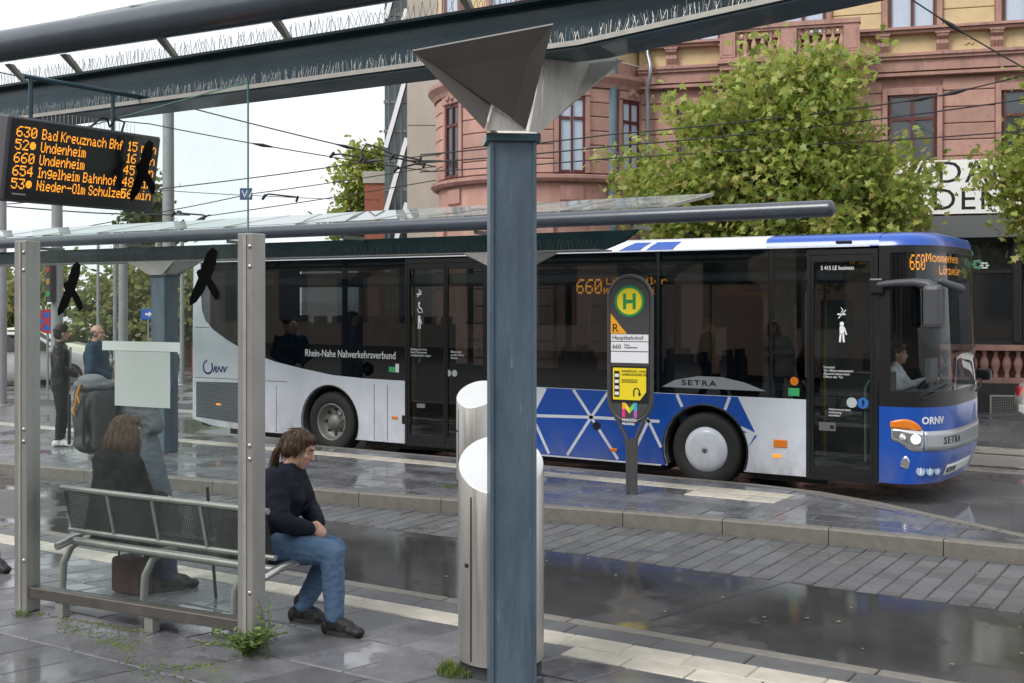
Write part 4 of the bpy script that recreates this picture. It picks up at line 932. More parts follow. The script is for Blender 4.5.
for sg, nm in ((-1, 'near'), (1, 'far')):
    a, c = R(sg*86), R(sg*60)
    h = nose_patch('headlight', M_hl, a, c, lambda f: .56-.11*sm(min(1,f*1.6)), lambda f: .70-.02*f, .006)
    nose_patch('turn_signal', M_amb, R(sg*86.5), R(sg*62), lambda f: .70-.015*f, lambda f: .70+.10*math.sin(math.pi*min(1,.18+f*.85))**.6, .012, parent=h)
    p, d = nose_at(R(sg*68), .585, .012); b = MB(); b.ell(p, (.05,.05,.05)); b.build('lamp', M_beam, h, True)
    p, d = nose_at(R(sg*79), .60, .010); b = MB(); b.ell(p, (.035,.035,.04)); b.build('lamp', mat('lamp_clear', (.8,.8,.8), .1, .5), h, True)
    nose_patch('fog_lamp', M_hl, R(sg*80), R(sg*73), lambda f: .28-.03*f, lambda f: .30+.10*math.sin(math.pi*(.1+.8*f)), .006)
nose_patch('front_badge_plate', mat('badge_silver', (.42,.44,.46), .3, .5), R(-59), R(59), lambda f: .44+.02*abs(2*f-1), lambda f: .67-.0*f, .010, 28)
nose_text('front_badge_lettering', 'SETRA', .115, M_bk, R(-36), .52, .013, 1.15, .002, 1.25)
nose_text('front_logo', 'ORNV', .11, M_txt, R(-62), .75, .004, .95, .003)
b = MB()
nose_patch('number_plate', mat('plate_white', (.75,.75,.73), .4), R(-27), R(3), lambda f: .16, lambda f: .28, .012, 8)
nose_text('number_plate_text', 'MZ RV 534', .085, M_bk, R(-26), .19, .016, .72, .0015)
for k, t in enumerate((-60,-49,-39)):
    p, d = nose_at(R(t), .235, .004); n_ = Vector((d.y,-d.x,0))
    b = MB(); vs = [p+d*.052*math.cos(2*math.pi*q/18)+Vector((0,0,.052*math.sin(2*math.pi*q/18))) for q in range(18)]; b.add(vs+[v-n_*.004 for v in vs], [tuple(range(18)), tuple(range(18,36))[::-1]]+[(q,q+18,(q+1)%18+18,(q+1)%18) for q in range(18)]); ds = b.build('round_sticker', mat('sticker_light', (.35,.5,.68), .4), bus, True)
    b = MB(); b.obox(p+n_*.002+Vector((0,0,-.008)), d, .012, n_, .002, (0,0,1), .026); b.obox(p+n_*.002+Vector((0,0,.03)), d, .009, n_, .002, (0,0,1), .008); b.build('sticker_figure', M_txt, ds, True)
# mirrors and wipers
p0, _ = nose_at(R(-82), 2.30, 0)
b = MB(); b.box(-3.60,-3.44,B0-.05,B0+.02,2.17,2.34,.02); mir = b.build('mirror', M_bk, bus, True)
M_mir = mat('mirror_grey', (.055,.058,.065), .45)
b = MB(); b.tube([(-3.50,B0-.02,2.27),(-3.3,B0-.06,2.285),(-3.10,B0-.10,2.29),(-2.95,B0-.13,2.27),(-2.87,B0-.15,2.20)], [.035,.038,.045,.055,.06], 12); b.build('mirror_arm', M_mir, mir, True)
b = MB(); b.box(-2.98,-2.78,B0-.26,B0-.06,1.80,2.26,.05); b.build('mirror_head', M_mir, mir, True)
b = MB(); b.box(-2.99,-2.982,B0-.24,B0-.08,1.84,2.20,.0); b.build('mirror_glass', mat('mirror_glass', (.5,.55,.6), .05, 1), mir, True)
b = MB(); b.cone((-2.84,B0-.03,2.30),.035,(-2.66,B0+.10,2.22),.05); b.build('kerb_mirror', M_mir, mir, True)
p0, _ = nose_at(R(70), 1.9, 0); b = MB(); b.box(-2.95,-2.78,B1+.02,B1+.16,1.10,1.24,.03); b.tube([(-3.4,B1-.02,1.0),(-3.1,B1+.05,1.03),(-2.9,B1+.08,1.15)], .02, 8); b.build('far_mirror', M_bk, bus, True)
for t0, t1, z0, z1 in ((-62,-25,1.02,1.17),(5,40,1.03,1.14)):
    b = MB(); b.tube([nose_at(R(t0), z0, .03)[0], nose_at(R((t0*2+t1)/3), z0+.06, .05)[0], nose_at(R((t0+2*t1)/3), z0+.11, .045)[0], nose_at(R(t1), z1, .03)[0]], .012, 6); b.build('wiper', M_bk, bus, True)
b = MB(); b.tube([nose_at(R(52),1.2,.04)[0], nose_at(R(60),1.12,.09)[0], nose_at(R(56),1.02,.10)[0], nose_at(R(66),.98,.05)[0]], .014, 6); b.build('camera_arm', M_bk, bus, True)
# ---- interior
b = MB()
for x0, x1, ya, zz in ((-14.2,-12.05,B0+.06,.62),(-12.05,-10.85,B0+.6,.62),(-10.85,-10.4,B0+.06,.62),(-10.4,-6.15,B0+.06,.22),(-6.15,-4.98,B0+.6,.22),(-4.98,-3.3,B0+.06,.22)): b.box(x0,x1,ya,2*14.25-ya,.10,zz)
b.build('floor', M_fl, bus, True)
b = MB(); b.box(-14.2,-3.2,B0+.06,B1-.06,2.60,2.64); b.build('ceiling', M_int, bus, True)
b = MB(); b.box(-14.25,-14.2,B0+.06,B1-.06,.22,2.6); b.build('rear_bulkhead', M_int, bus, True)
b = MB(); b.box(-14.1,-3.9,B0+.06,B0+.28,2.32,2.46,.03); b.box(-14.1,-3.9,B1-.28,B1-.06,2.32,2.46,.03); b.build('luggage_rack', M_int, bus, True)
sb = MB(); sb.box(-.21,.21,-.20,.20,.36,.47,.03); sb.box(-.22,-.13,-.20,.20,.45,1.10,.03); sb.box(-.21,-.14,-.13,.13,1.08,1.22,.025); sb.tube([(0,.0,0),(0,0,.37)], .03, 8); sme = sb.mesh('seat'); sme.materials.append(M_seat)
inv = WM[bus.name].inverted()
for k, x in enumerate((-13.7,-12.9,-12.15,-11.4,-10.65)):
    for y in (B0+.34,B0+.78,B1-.78,B1-.34): piece('seat', sme, bus, inv @ Vector((x, y, .62)))
for x in (-8.2,-7.4,-6.55,-5.75):
    for y in (B1-.78,B1-.34)+((B0+.34,B0+.78) if x > -7.6 else ()): piece('seat', sme, bus, inv @ Vector((x, y, .22)))
for x, y in ((-10.1,B0+.25),(-8.6,B0+.25),(-9.35,B1-.9),(-7.0,B1-1.0),(-4.4,B0+.95),(-5.9,B0+1.0)):
    b = MB(); b.tube([(x,y,.22),(x,y,2.6)], .017, 8); b.build('grab_pole', mat('grab_yellow', (.55,.42,.05), .4), bus, True)
# driver's place
b = MB(); b.box(-4.5,-4.45,14.15,15.35,.22,2.1); b.box(-4.45,-3.6,14.15,14.18,.22,1.25); b.build('driver_partition', M_int, bus, True)
b = MB(); b.box(-3.3,-3.0,13.3,15.2,.5,1.07,.05); b.build('dashboard', mat('dash_grey', (.07,.07,.075), .6), bus, True)
wh_pts = [Vector((-3.33,14.85,1.16))+Vector((.17*math.cos(a_),.23*math.sin(a_),.15*math.cos(a_))) for a_ in [2*math.pi*k/24 for k in range(25)]]
b = MB(); b.tube(wh_pts, .016, 8, False); b.tube([wh_pts[6], wh_pts[18]], .014, 6); b.tube([(-3.33,14.85,1.16),(-3.2,14.85,.95)], .03, 8); b.build('steering_wheel', M_bk, bus, True)
b = MB(); b.box(-3.22,-3.15,13.95,14.3,1.15,1.42,.015); b.tube([(-3.18,14.12,1.0),(-3.18,14.12,1.2)], .02, 6); b.build('ticket_machine', mat('machine_grey', (.10,.10,.11), .5), bus, True)
b = MB(); b.box(-4.05,-3.6,14.63,15.08,.56,.70,.05); b.box(-4.13,-4.02,14.61,15.10,.68,1.45,.05); b.tube([(-3.8,14.85,.22),(-3.8,14.85,.57)], .12, 10); b.build('driver_seat', M_seat, bus, True)
b = MB()
for x0, x1 in ((-13.6,-12.05),(-10.85,-6.15),(-4.98,-4.1)): b.box(x0,x1,B0+.10,B1-.10,.0,.095)
b.build('underbody', M_bk, bus, True)
# ============================================================ people
def cloth(name, col, bump=.5, bscale=9, rough=.85, var=.15): return mat(name, col, rough, 0, var, 6, bump, bscale, spec=.25)
M_skin = mat('skin', (.52,.30,.22), .5, 0, .06, 12, .05, 80)
M_denim = mat('blue_denim', (.095,.155,.255), .9, 0, .22, 4, .8, 22, spec=.15)
def hairm(name, col):
    return mat(name, col, .5, 0, .45, 26, .9, 40, spec=.4, stretch=(1,1,.12))
def solid(mb, name, m, parent, vox, smooth=6):
    """fuses overlapping shapes to one continuous skin"""
    me = mb.mesh(name, False); o = bpy.data.objects.new('tmp_fuse', me); COL.objects.link(o)
    r = o.modifiers.new('r', 'REMESH'); r.mode = 'VOXEL'; r.voxel_size = vox; r.use_smooth_shade = True
    s_ = o.modifiers.new('s', 'SMOOTH'); s_.factor = .5; s_.iterations = smooth
    me2 = bpy.data.meshes.new_from_object(o.evaluated_get(bpy.context.evaluated_depsgraph_get())); bpy.data.objects.remove(o); bpy.data.meshes.remove(me)
    me2.name = name; me2.materials.clear(); me2.materials.append(m); me2.polygons.foreach_set('use_smooth', [True]*len(me2.polygons)); return link(name, me2, parent)
V = Vector
def crease(o, amp, sc):
    """cloth folds: ridged noise pushed along the normals"""
    me = o.data; ns = [v.normal.copy() for v in me.vertices]
    for v, n_ in zip(me.vertices, ns):
        c = v.co; q = V((c.x*sc*.55, c.y*sc*.55, c.z*sc*1.5)); q += V((noise.noise(c*5), noise.noise(c*5+V((9,0,0))), 0))*1.1
        r_ = 1-abs(noise.noise(q)); v.co = c+n_*amp*(r_*r_-.62)
    me.update()
def limb(mb, pts, rr):
    for k in range(len(pts)-1): mb.cone(pts[k], rr[k], pts[k+1], rr[k+1])
def torso(mb, P, w, dpt):
    """P: list of centres; w, dpt: half width and half depth at each; filled with side-by-side round cones"""
    for k in range(len(P)-1):
        for s_ in (-1, -.33, .33, 1):
            o0 = max(0, w[k]-dpt[k])*s_; o1 = max(0, w[k+1]-dpt[k+1])*s_
            mb.cone(V(P[k])+V((o0,0,0)), dpt[k], V(P[k+1])+V((o1,0,0)), dpt[k+1], 14)
def hand(mb, wr, d, up, side, curl=.5, sc=1.):
    """palm + four unequal fingers + thumb from the side of the palm; d along the hand, up = back of the hand, side = towards the thumb"""
    d, up, side = V(d).normalized(), V(up).normalized(), V(side).normalized(); wr = V(wr)
    for q in (-.026,-.009,.009,.026): mb.cone(wr+side*q*.8*sc, .014*sc, wr+d*.075*sc+side*q*sc, .0115*sc, 8)
    for q, L in ((.030,.068),(.010,.078),(-.010,.072),(-.029,.056)):
        p = wr+d*.078*sc+side*q*sc; a = curl*.9
        for f, r_ in ((.45,.0092),(.32,.0085),(.25,.0078)):
            e = p+(d*math.cos(a)-up*math.sin(a))*L*f*sc; mb.cone(p, r_*sc, e, r_*.94*sc, 8); p = e; a += curl*.9
    p = wr+d*.02*sc+side*.034*sc; e = p+(d*.6+side*.7-up*.25).normalized()*.038*sc; mb.cone(p, .012*sc, e, .0105*sc, 8); mb.cone(e, .0105*sc, e+(d*.85+side*.2-up*.45).normalized()*.034*sc, .009*sc, 8)
def person(name, loc, rz, label, J, top, bottom, shoe, hair, hcol, skin=M_skin, vox=.009, bulk=1., sit=False, hood=False, hy=0., hp=0., jl=0., beard=None, group=None, curl=.7, hem=True, lb=None, bust=0):
    lb = lb or bulk
    t = thing(name, loc, rz, label, 'person', group)
    g = lambda k: V(J[k])
    pel, wai, che, nec, hc = g('pel'), g('wai'), g('che'), g('nec'), g('head')
    HM = Matrix.Rotation(hy, 3, 'Z') @ Matrix.Rotation(hp, 3, 'X'); H = lambda x, y, z: hc+HM @ V((x, y, z))
    b = MB()
    b.ell(H(0,-.012,.022), (.074,.094,.098), 18, 12, HM); b.ell(H(0,.028,-.045), (.056,.066,.075), 16, 10, HM); b.ell(H(0,.064,-.098), (.027,.022,.022), 12, 8, HM)
    b.cone(H(0,.088,.012), .010, H(0,.112,-.030), .0145, 8); b.ell(H(0,.085,.038), (.045,.014,.012), 12, 8, HM); b.ell(H(0,.086,-.066), (.024,.012,.010), 10, 6, HM)
    for s_ in (-1, 1): b.ell(H(.075*s_,-.008,-.012), (.012,.020,.032), 10, 8, HM); b.ell(H(.036*s_,.066,-.022), (.022,.020,.018), 10, 8, HM)
    b.cone(nec, .052, H(0,-.015,-.06), .050); b.cone(nec-V((0,0,.06)), .075, nec, .055)
    torso(b, [pel, wai, che, nec-V((0,.0,.06))], [.13*bulk,.12*bulk,.15*bulk,.10], [.09*bulk,.085*bulk,.095*bulk,.06])
    for s_, S in ((-1,'l'),(1,'r')):
        limb(b, [g('sh'+S), g('el'+S), g('wr'+S)], [.045,.037,.026])
        d = (g('wr'+S)-g('el'+S)).normalized(); d = (d+V(J.get('hd'+S, d))).normalized(); side = V((-s_,.25,.15)); side = (side-d*side.dot(d)).normalized(); up = d.cross(side)*s_; up = -up if up.z < 0 else up
        hand(b, g('wr'+S)+d*.015, d, up, side, curl)
        limb(b, [g('hi'+S), g('kn'+S), g('an'+S)], [.075,.05,.036]); b.cone(g('an'+S), .032, g('an'+S)*.6+g('to'+S)*.4, .022)
    solid(b, 'body', skin, t, vox, 3)
    # eyes, mouth
    for s_ in (-1, 1):
        b = MB(); b.ell(H(.032*s_,.083,.006), (.0105,.006,.0045), 10, 6, HM); e = b.build('eye', mat('eye_white', (.38,.36,.34), .3), t)
        b = MB(); b.ell(H(.032*s_,.0895,.006), (.0055,.003,.0055), 8, 6, HM); b.build('iris', mat('eye_dark', (.02,.014,.01), .15), e)
        b = MB(); b.cone(H(.018*s_,.091,.028), .004, H(.050*s_,.080,.030), .003, 6); b.build('eyebrow', hairm('hair_'+hcol[0], hcol[1]), t)
    b = MB(); b.ell(H(0,.097,-.066), (.021,.005,.006), 10, 6, HM); b.build('mouth', mat('lips', (.38,.14,.12), .45), t)
    # jacket
    b = MB(); up = V((0,0,1))
    torso(b, [pel+(wai-pel)*(.0 if not sit else .12)-V((0,0,.10+jl if not sit else -.02)), wai, che, nec-V((0,0,.075))], [.165*bulk,.158*bulk,.188*bulk,.13*bulk], [.125*bulk,.118*bulk,.128*bulk,.085*bulk])
    for s_, S in ((-1,'l'),(1,'r')):
        b.cone(che+V((s_*.09,0,.05)), .10*bulk, g('sh'+S), .072*bulk)
        w_ = g('wr'+S); limb(b, [g('sh'+S), g('el'+S), w_-(w_-g('el'+S))*.03], [.074*bulk,.058*bulk,.043*bulk])
        # creases at the elbow
        b.ell(g('el'+S)*.93+g('sh'+S)*.07, (.060*bulk,.060*bulk,.03)); b.ell(g('el'+S)*.8+w_*.2, (.054*bulk,.054*bulk,.02))
    b.lathe([(.062,-.03),(.070,.0),(.066,.045),(.056,.047),(.055,-.03)], (nec.x,nec.y,nec.z), 16)
    for s_ in ((-1, 1) if bust else ()): b.ell(che+V((s_*.075,.105,-.03)), (.08,.065,.075))
    if hood: b.ell(nec+V((0,-.10,-.045)), (.16,.085,.085)); b.ell(nec+V((0,-.13,-.10)), (.12,.06,.08))
    jk = solid(b, 'jacket', top, t, vox*1.25, 5); crease(jk, .011, 9.)
    # trousers
    b = MB(); b.ell(pel-V((0,0,.0)), (.165*bulk,.125*bulk,.12))
    for s_, S in ((-1,'l'),(1,'r')):
        hi, kn, an = g('hi'+S), g('kn'+S), g('an'+S)
        limb(b, [hi, hi*.5+kn*.5, kn, kn*.45+an*.55, an+(kn-an).normalized()*.02], [.105*lb,.090*lb,.070*lb,.063*lb,.052*lb])
        if not sit: b.cone(pel+V((s_*.06,0,0)), .11*bulk, hi, .105*bulk)
        else: b.cone(pel+V((s_*.07,-.02,-.005)), .105*bulk, hi, .105*bulk)
        for q in (.35, .6): p = kn*(1-q)+an*q; b.ell(p, (.066*lb,.066*lb,.014))
        b.ell(an+(kn-an).normalized()*.03, (.062,.062,.022)); b.ell(an+(kn-an).normalized()*.09, (.060,.062,.02))
    crease(solid(b, 'trousers', bottom, t, vox*1.2, 4), .0065, 14.)
    for S in ('l', 'r'):
        an, to = g('an'+S), g('to'+S); d = (to-an); d.z = 0; d.normalize(); z0 = min(an.z-.07, to.z-.03)
        base = V((an.x, an.y, 0)); q = V((-d.y, d.x, 0)); b = MB()
        for f, w_, h_ in ((-.058,.036,.052),(.0,.040,.058),(.06,.044,.052),(.12,.047,.042),(.168,.040,.034)):
            b.ell(base+d*f+V((0,0,z0+h_*.8)), (w_*1.05,w_*1.05,h_))
        b.cone(an+V((0,0,-.03)), .050, an+V((0,0,.045)), .052); b.cone(base+d*.03+V((0,0,z0+.075)), .042, base+d*.10+V((0,0,z0+.058)), .040)
        sh_ = solid(b, 'shoe', shoe, t, .008, 3)
        b = MB(); n_ = 16
        pr = [base+d*(.055+.135*math.cos(2*math.pi*k/n_))+q*(.046*math.sin(2*math.pi*k/n_)*(1+.12*math.cos(2*math.pi*k/n_))) for k in range(n_)]
        b.add([p+V((0,0,z0)) for p in pr]+[p+V((0,0,z0+.028)) for p in pr], [tuple(range(n_))[::-1], tuple(range(n_, 2*n_))]+[(k, (k+1) % n_, (k+1) % n_+n_, k+n_) for k in range(n_)]); b.build('sole', mat('shoe_sole', (.03,.026,.024), .7), sh_)
    # hair
    b = MB(); hm = hairm('hair_'+hcol[0], hcol[1]); rh = random.Random(len(label))
    if hair == 'bald':
        for s_ in (-1, 1): b.ell(H(.066*s_,-.03,.005), (.018,.05,.04), 12, 8, HM)
        b.ell(H(0,-.085,-.005), (.065,.03,.045), 12, 8, HM)
    else:
        b.ell(H(0,-.022,.042), (.083,.097,.092), 18, 12, HM); b.ell(H(0,-.055,-.015), (.078,.062,.075), 14, 10, HM); b.ell(H(0,.035,.085), (.066,.05,.035), 14, 8, HM)
        if hair == 'short':
            for k in range(16): b.ell(H(rh.uniform(-.05,.05), rh.uniform(-.05,.07), .115+rh.uniform(-.015,.012)), (.022,.022,.016), 8, 6, HM)
        if hair in ('bob', 'long'):
            n_ = 30 if hair == 'bob' else 26
            for k in range(n_):
                a = R(150+240*k/(n_-1)+rh.uniform(-6,6)) if hair == 'bob' else R(165+210*k/(n_-1)); r0 = .082
                p = H(r0*math.cos(a), -.015+.09*math.sin(a), .02+rh.uniform(-.01,.02)); L = (.19 if hair == 'bob' else .33)*rh.uniform(.85,1.08)
                q = p+V((rh.uniform(-.02,.02)+.025*math.cos(a), .02*math.sin(a)+rh.uniform(-.012,.012), -L*.55)); e = q+V((rh.uniform(-.02,.02), rh.uniform(-.02,.02), -L*.45)); limb(b, [p, q, e], [.026,.030,.012])
        if hair == 'pony':
            for s_ in (-1, 1): b.ell(H(.068*s_,-.02,.0), (.022,.05,.05), 12, 8, HM)
            b.ell(H(0,-.105,.03), (.03,.03,.03)); p = H(0,-.12,.02)
            for k in range(9):
                o_ = V((rh.uniform(-.02,.02), rh.uniform(-.015,.015), 0)); limb(b, [p, p+V((o_.x,-.05,-.09)), p+V((o_.x*2,-.075+o_.y,-.22)), p+V((o_.x*2.4,-.07+o_.y*2,-.36-rh.uniform(0,.04)))], [.02,.018,.014,.006])
    hr = solid(b, 'hair', hm, t, .009, 2)
    if hair in ('bob', 'long', 'pony', 'short'):      # loose strands over the hair mass
        b = MB(); me = hr.data; nv = len(me.vertices)
        for k in range(300 if hair != 'short' else 160):
            v_ = me.vertices[rh.randrange(nv)]; p = v_.co+v_.normal*.001; dn = V((0,-.25,-1)) if hair != 'short' else V((rh.gauss(0,.5),.3,-.6)); pts = [p.copy()]; L = rh.uniform(.025,.06)
            for q in range(3):
                tg = dn-v_.normal*dn.dot(v_.normal); tg = tg+V((rh.gauss(0,.1), rh.gauss(0,.1), rh.gauss(0,.08))); p = p+tg.normalized()*L*.5+v_.normal*.0015; pts.append(p.copy())
            b.tube(pts, [.0022,.002,.0016,.0006], 3, False)
        b.build('hair_strands', hm, hr)
    return t
def stand(**k):
    J = dict(pel=(0,0,.95), wai=(0,.0,1.10), che=(0,.0,1.30), nec=(0,-.01,1.475), head=(0,.02,1.62), shl=(-.175,0,1.41), shr=(.175,0,1.41), ell=(-.235,-.03,1.12), elr=(.235,-.03,1.12), wrl=(-.22,.08,.88), wrr=(.22,.08,.88),
             hil=(-.085,0,.90), hir=(.085,0,.90), knl=(-.10,.03,.49), knr=(.10,.03,.49), anl=(-.11,-.01,.09), anr=(.11,-.01,.09), tol=(-.13,.15,.03), tor=(.13,.15,.03)); J.update(k); return J
def sitp(s=.43, **k):
    J = dict(pel=(0,0,s+.105), wai=(0,.0,s+.25), che=(0,.03,s+.43), nec=(0,.05,s+.60), head=(0,.085,s+.735), shl=(-.165,.03,s+.53), shr=(.165,.03,s+.53), ell=(-.215,.05,s+.26), elr=(.215,.05,s+.26), wrl=(-.10,.28,s+.24), wrr=(.10,.28,s+.24),
             hil=(-.09,.03,s+.09), hir=(.09,.03,s+.09), knl=(-.11,.43,s+.07), knr=(.11,.43,s+.07), anl=(-.11,.42,.09), anr=(.11,.42,.09), tol=(-.12,.57,.03), tor=(.12,.57,.03)); J.update(k); return J
M_navy = cloth('navy_softshell', (.010,.012,.022)); M_blkj = cloth('black_parka', (.006,.006,.007), .7, 7); M_blk = cloth('black_trousers', (.014,.014,.016)); M_grey = cloth('grey_jacket', (.14,.15,.165))
M_jean2 = cloth('dark_denim', (.03,.05,.09)); M_greyj = cloth('grey_jeans', (.10,.125,.155)); M_blkl = cloth('black_leather_jacket', (.016,.016,.018), .6, 8, .5); M_blue = cloth('petrol_jacket', (.015,.05,.085))
M_shoe = mat('black_shoe', (.012,.012,.013), .6, 0, .2, 20, .3, 60); M_wshoe = mat('white_shoe', (.6,.6,.6), .6)
BR = ('dark_brown', (.065,.031,.017)); BR2 = ('mid_brown', (.10,.052,.026)); DK = ('black_brown', (.014,.010,.008)); GR = ('grey_brown', (.10,.08,.065))
jw = person('person', (-5.42, 5.60, 0), R(-68), 'person in navy jacket and blue jeans sitting at the end of the bench', 
   sitp(.43, knr=(.15,.47,.50), anr=(.19,.50,.09), tor=(.22,.65,.03), knl=(-.09,.40,.47), anl=(-.05,.19,.09), tol=(-.04,.34,.03), wai=(0,.02,.70), che=(0,.09,.86), nec=(0,.13,1.005), head=(0,.195,1.135), shl=(-.175,.08,.95), shr=(.175,.08,.95), elr=(.255,.17,.70), ell=(-.20,.19,.70), wrr=(.11,.30,.64), wrl=(-.02,.32,.65)),
   M_navy, M_denim, M_shoe, 'pony', BR, bulk=1.20, lb=1.15, bust=1, sit=True, hy=R(8), hp=R(-24))
b = MB(); b.box(.225,.245,.03,.09,.90,.925); b.build('sleeve_logo', mat('red_stitch', (.4,.03,.04), .7), jw)
w2 = person('person', (-6.80, 5.44, 0), R(-6), 'person in black parka with loose brown hair sitting with their back to us',
   sitp(.43, wai=(0,.02,.70), che=(0,.06,.86), nec=(0,.08,1.02), head=(0,.12,1.155), shl=(-.175,.05,.95), shr=(.175,.05,.95), elr=(.25,.12,.70), ell=(-.22,.10,.70), wrr=(.13,.33,.68), wrl=(-.05,.33,.66), anr=(.12,.36,.09), tor=(.16,.50,.03)),
   M_blkj, M_jean2, M_shoe, 'bob', BR2, bulk=1.12, sit=True, hood=True, hy=R(-12), hp=R(-12))
bp = person('person', (-7.10, 5.95, 0), R(-10), 'long haired person in grey jacket standing behind the bench',
   stand(pel=(.02,0,.95), wai=(-.04,0,1.10), che=(-.12,0,1.29), nec=(-.15,0,1.465), head=(-.17,.03,1.61), shl=(-.33,0,1.40), shr=(.04,0,1.40), ell=(-.40,.05,1.12), elr=(.17,.03,1.15), wrr=(-.08,.20,1.17), wrl=(-.24,.19,1.13), knr=(.28,.05,.50), anr=(.44,-.02,.09), tor=(.52,.13,.03), hir=(.11,0,.90), knl=(-.06,.03,.49), anl=(-.10,0,.09)),
   M_grey, M_greyj, M_shoe, 'long', BR2, bulk=1.08, hood=True)
# rucksack on that back
rk = thing('rucksack', WM[bp.name] @ V((-.20,-.24,.98)), R(-10), 'dark grey rucksack with orange strap worn by the standing person', 'rucksack')
M_pack = cloth('pack_fabric', (.06,.066,.07), .7, 10); 
b = MB(); b.box(-.17,.17,-.12,.08,.0,.46,.05); b.ell((0,-.05,.05),(.17,.12,.08)); b.ell((0,-.10,.25),(.15,.07,.18)); solid(b, 'pack_body', M_pack, rk, .011, 4)
b = MB(); b.ell((0,-.03,.485),(.185,.14,.055)); b.ell((.03,-.06,.52),(.13,.10,.05)); solid(b, 'pack_lid', cloth('pack_lid', (.16,.17,.18), .7, 12), rk, .011, 4)
b = MB(); b.tube([(.06,-.165,.50),(.035,-.18,.42),(.03,-.185,.36),(.0,-.19,.30),(.015,-.19,.27)], [.008,.013,.010,.014,.008], 8); b.tube([(.035,-.18,.42),(.07,-.18,.36)], .008, 6); b.build('cord', mat('orange_cord', (.55,.22,.03), .7), rk)
for x in (-.11,.11): b = MB(); b.box(x-.015,x+.015,-.175,-.160,.04,.42,.004); b.build('strap', M_black, rk)
b = MB(); b.tube([(-.15,.08,.40),(-.12,.14,.47),(-.12,.20,.46)], .014, 6); b.tube([(.13,.08,.40),(.14,.14,.47),(.14,.2,.46)], .014, 6); b.build('shoulder_strap', M_black, rk)
tag(MB().tube([(-6.18,5.84,0),(-6.16,5.74,.80)], .011, 8).build('walking_stick', M_black), 'thin black walking stick leaning by the bench', 'stick')
m1 = person('person', (-14.50, 10.72, 0), R(-45), 'person in open black jacket and black trousers waiting on the island platform',
   stand(elr=(.26,.02,1.14), ell=(-.26,.02,1.14), wrr=(.08,.22,1.02), wrl=(-.08,.22,1.02)), M_blkl, M_blk, M_wshoe, 'short', DK, vox=.011, bulk=1.05, hy=R(25))
b = MB(); b.prism([(-.05,1.12),(.05,1.12),(.065,1.42),(-.065,1.42)], (.125,.142), 'y'); b.build('shirt', cloth('grey_shirt', (.35,.36,.37)), m1)
m2 = person('person', (-14.10, 11.02, 0), R(-60), 'balding person in petrol blue jacket looking along the island platform',
   stand(wrr=(.06,.25,1.0), wrl=(-.06,.25,1.0), elr=(.27,.03,1.12), ell=(-.27,.03,1.12)), M_blue, M_blk, M_shoe, 'bald', GR, vox=.011, bulk=1.2, hp=R(-4))
dr = person('person', (-3.83, 14.85, .22), R(-90), 'bus driver in white shirt seated behind the windscreen',
   sitp(.47, wrl=(-.16,.42,.90), wrr=(.16,.42,.90), ell=(-.25,.15,.80), elr=(.25,.15,.80)), cloth('white_shirt', (.62,.64,.68), .3), M_blk, M_shoe, 'short', BR2, vox=.012, sit=True)
ps = person('person', (-11.42, 13.41, .62), R(-75), 'passenger with dark hair leaning by the rear window of the bus',
   sitp(.45, wrr=(.06,.14,1.08), elr=(.24,.14,.74)), cloth('grey_coat', (.06,.06,.07), .4), M_blk, M_shoe, 'long', DK, vox=.013, sit=True, hy=R(-20))
of = person('person', (-8.70, 5.56, 0), R(-88), 'person at the left picture edge with only one black shoe in view',
   stand(ell=(-.20,-.05,1.12), elr=(.20,-.05,1.12), wrl=(-.17,-.06,.86), wrr=(.17,-.06,.86), anr=(.06,.42,.09), tor=(.07,.56,.03), knr=(.09,.24,.50), anl=(-.09,-.25,.10), tol=(-.10,-.10,.03), knl=(-.09,.0,.48)), M_blkl, M_blk, M_shoe, 'short', DK, vox=.013)
# bags
bg_ = thing('handbag', (-5.60, 5.49, .432), R(10), 'black handbag lying on the bench behind the person in jeans', 'bag')
b = MB(); b.ell((0,0,.11),(.17,.09,.11)); b.ell((-.05,-.03,.20),(.11,.07,.06)); b.ell((.06,0,.18),(.09,.07,.09)); solid(b, 'bag_body', cloth('black_nylon', (.012,.012,.015), .9, 9, .6), bg_, .011, 4)
b = MB(); b.tube([(-.12,.0,.18),(-.09,-.05,.30),(.02,-.06,.34),(.10,-.03,.28),(.12,0,.18)], .011, 8); b.build('strap', M_black, bg_)
b = MB(); b.box(-.06,.02,-.105,-.085,.17,.20,.004); b.build('red_tab', MATS['red_stitch'], bg_)
tb = thing('shopping_bag', (-6.80, 5.62, 0), R(0), 'dark red bag on the ground between the feet of the person in the parka', 'bag')
b = MB(); b.box(-.15,.15,-.07,.07,0,.26,.03); b.ell((0,0,.12),(.17,.09,.12)); solid(b, 'bag_body', cloth('dark_red_fabric', (.07,.03,.028), .7, 10), tb, .011, 3)
for y in (-.05,.05): b = MB(); b.tube([(-.08,y,.25),(-.07,y,.33),(.0,y,.36),(.07,y,.33),(.08,y,.25)], .008, 6); b.build('handle', M_black, tb)
def P(x, y, d): r0 = (x-512)/1170*d; return V((r0*.844-d*.536, r0*.536+d*.844, 2.1-(y-300)/1170*d))
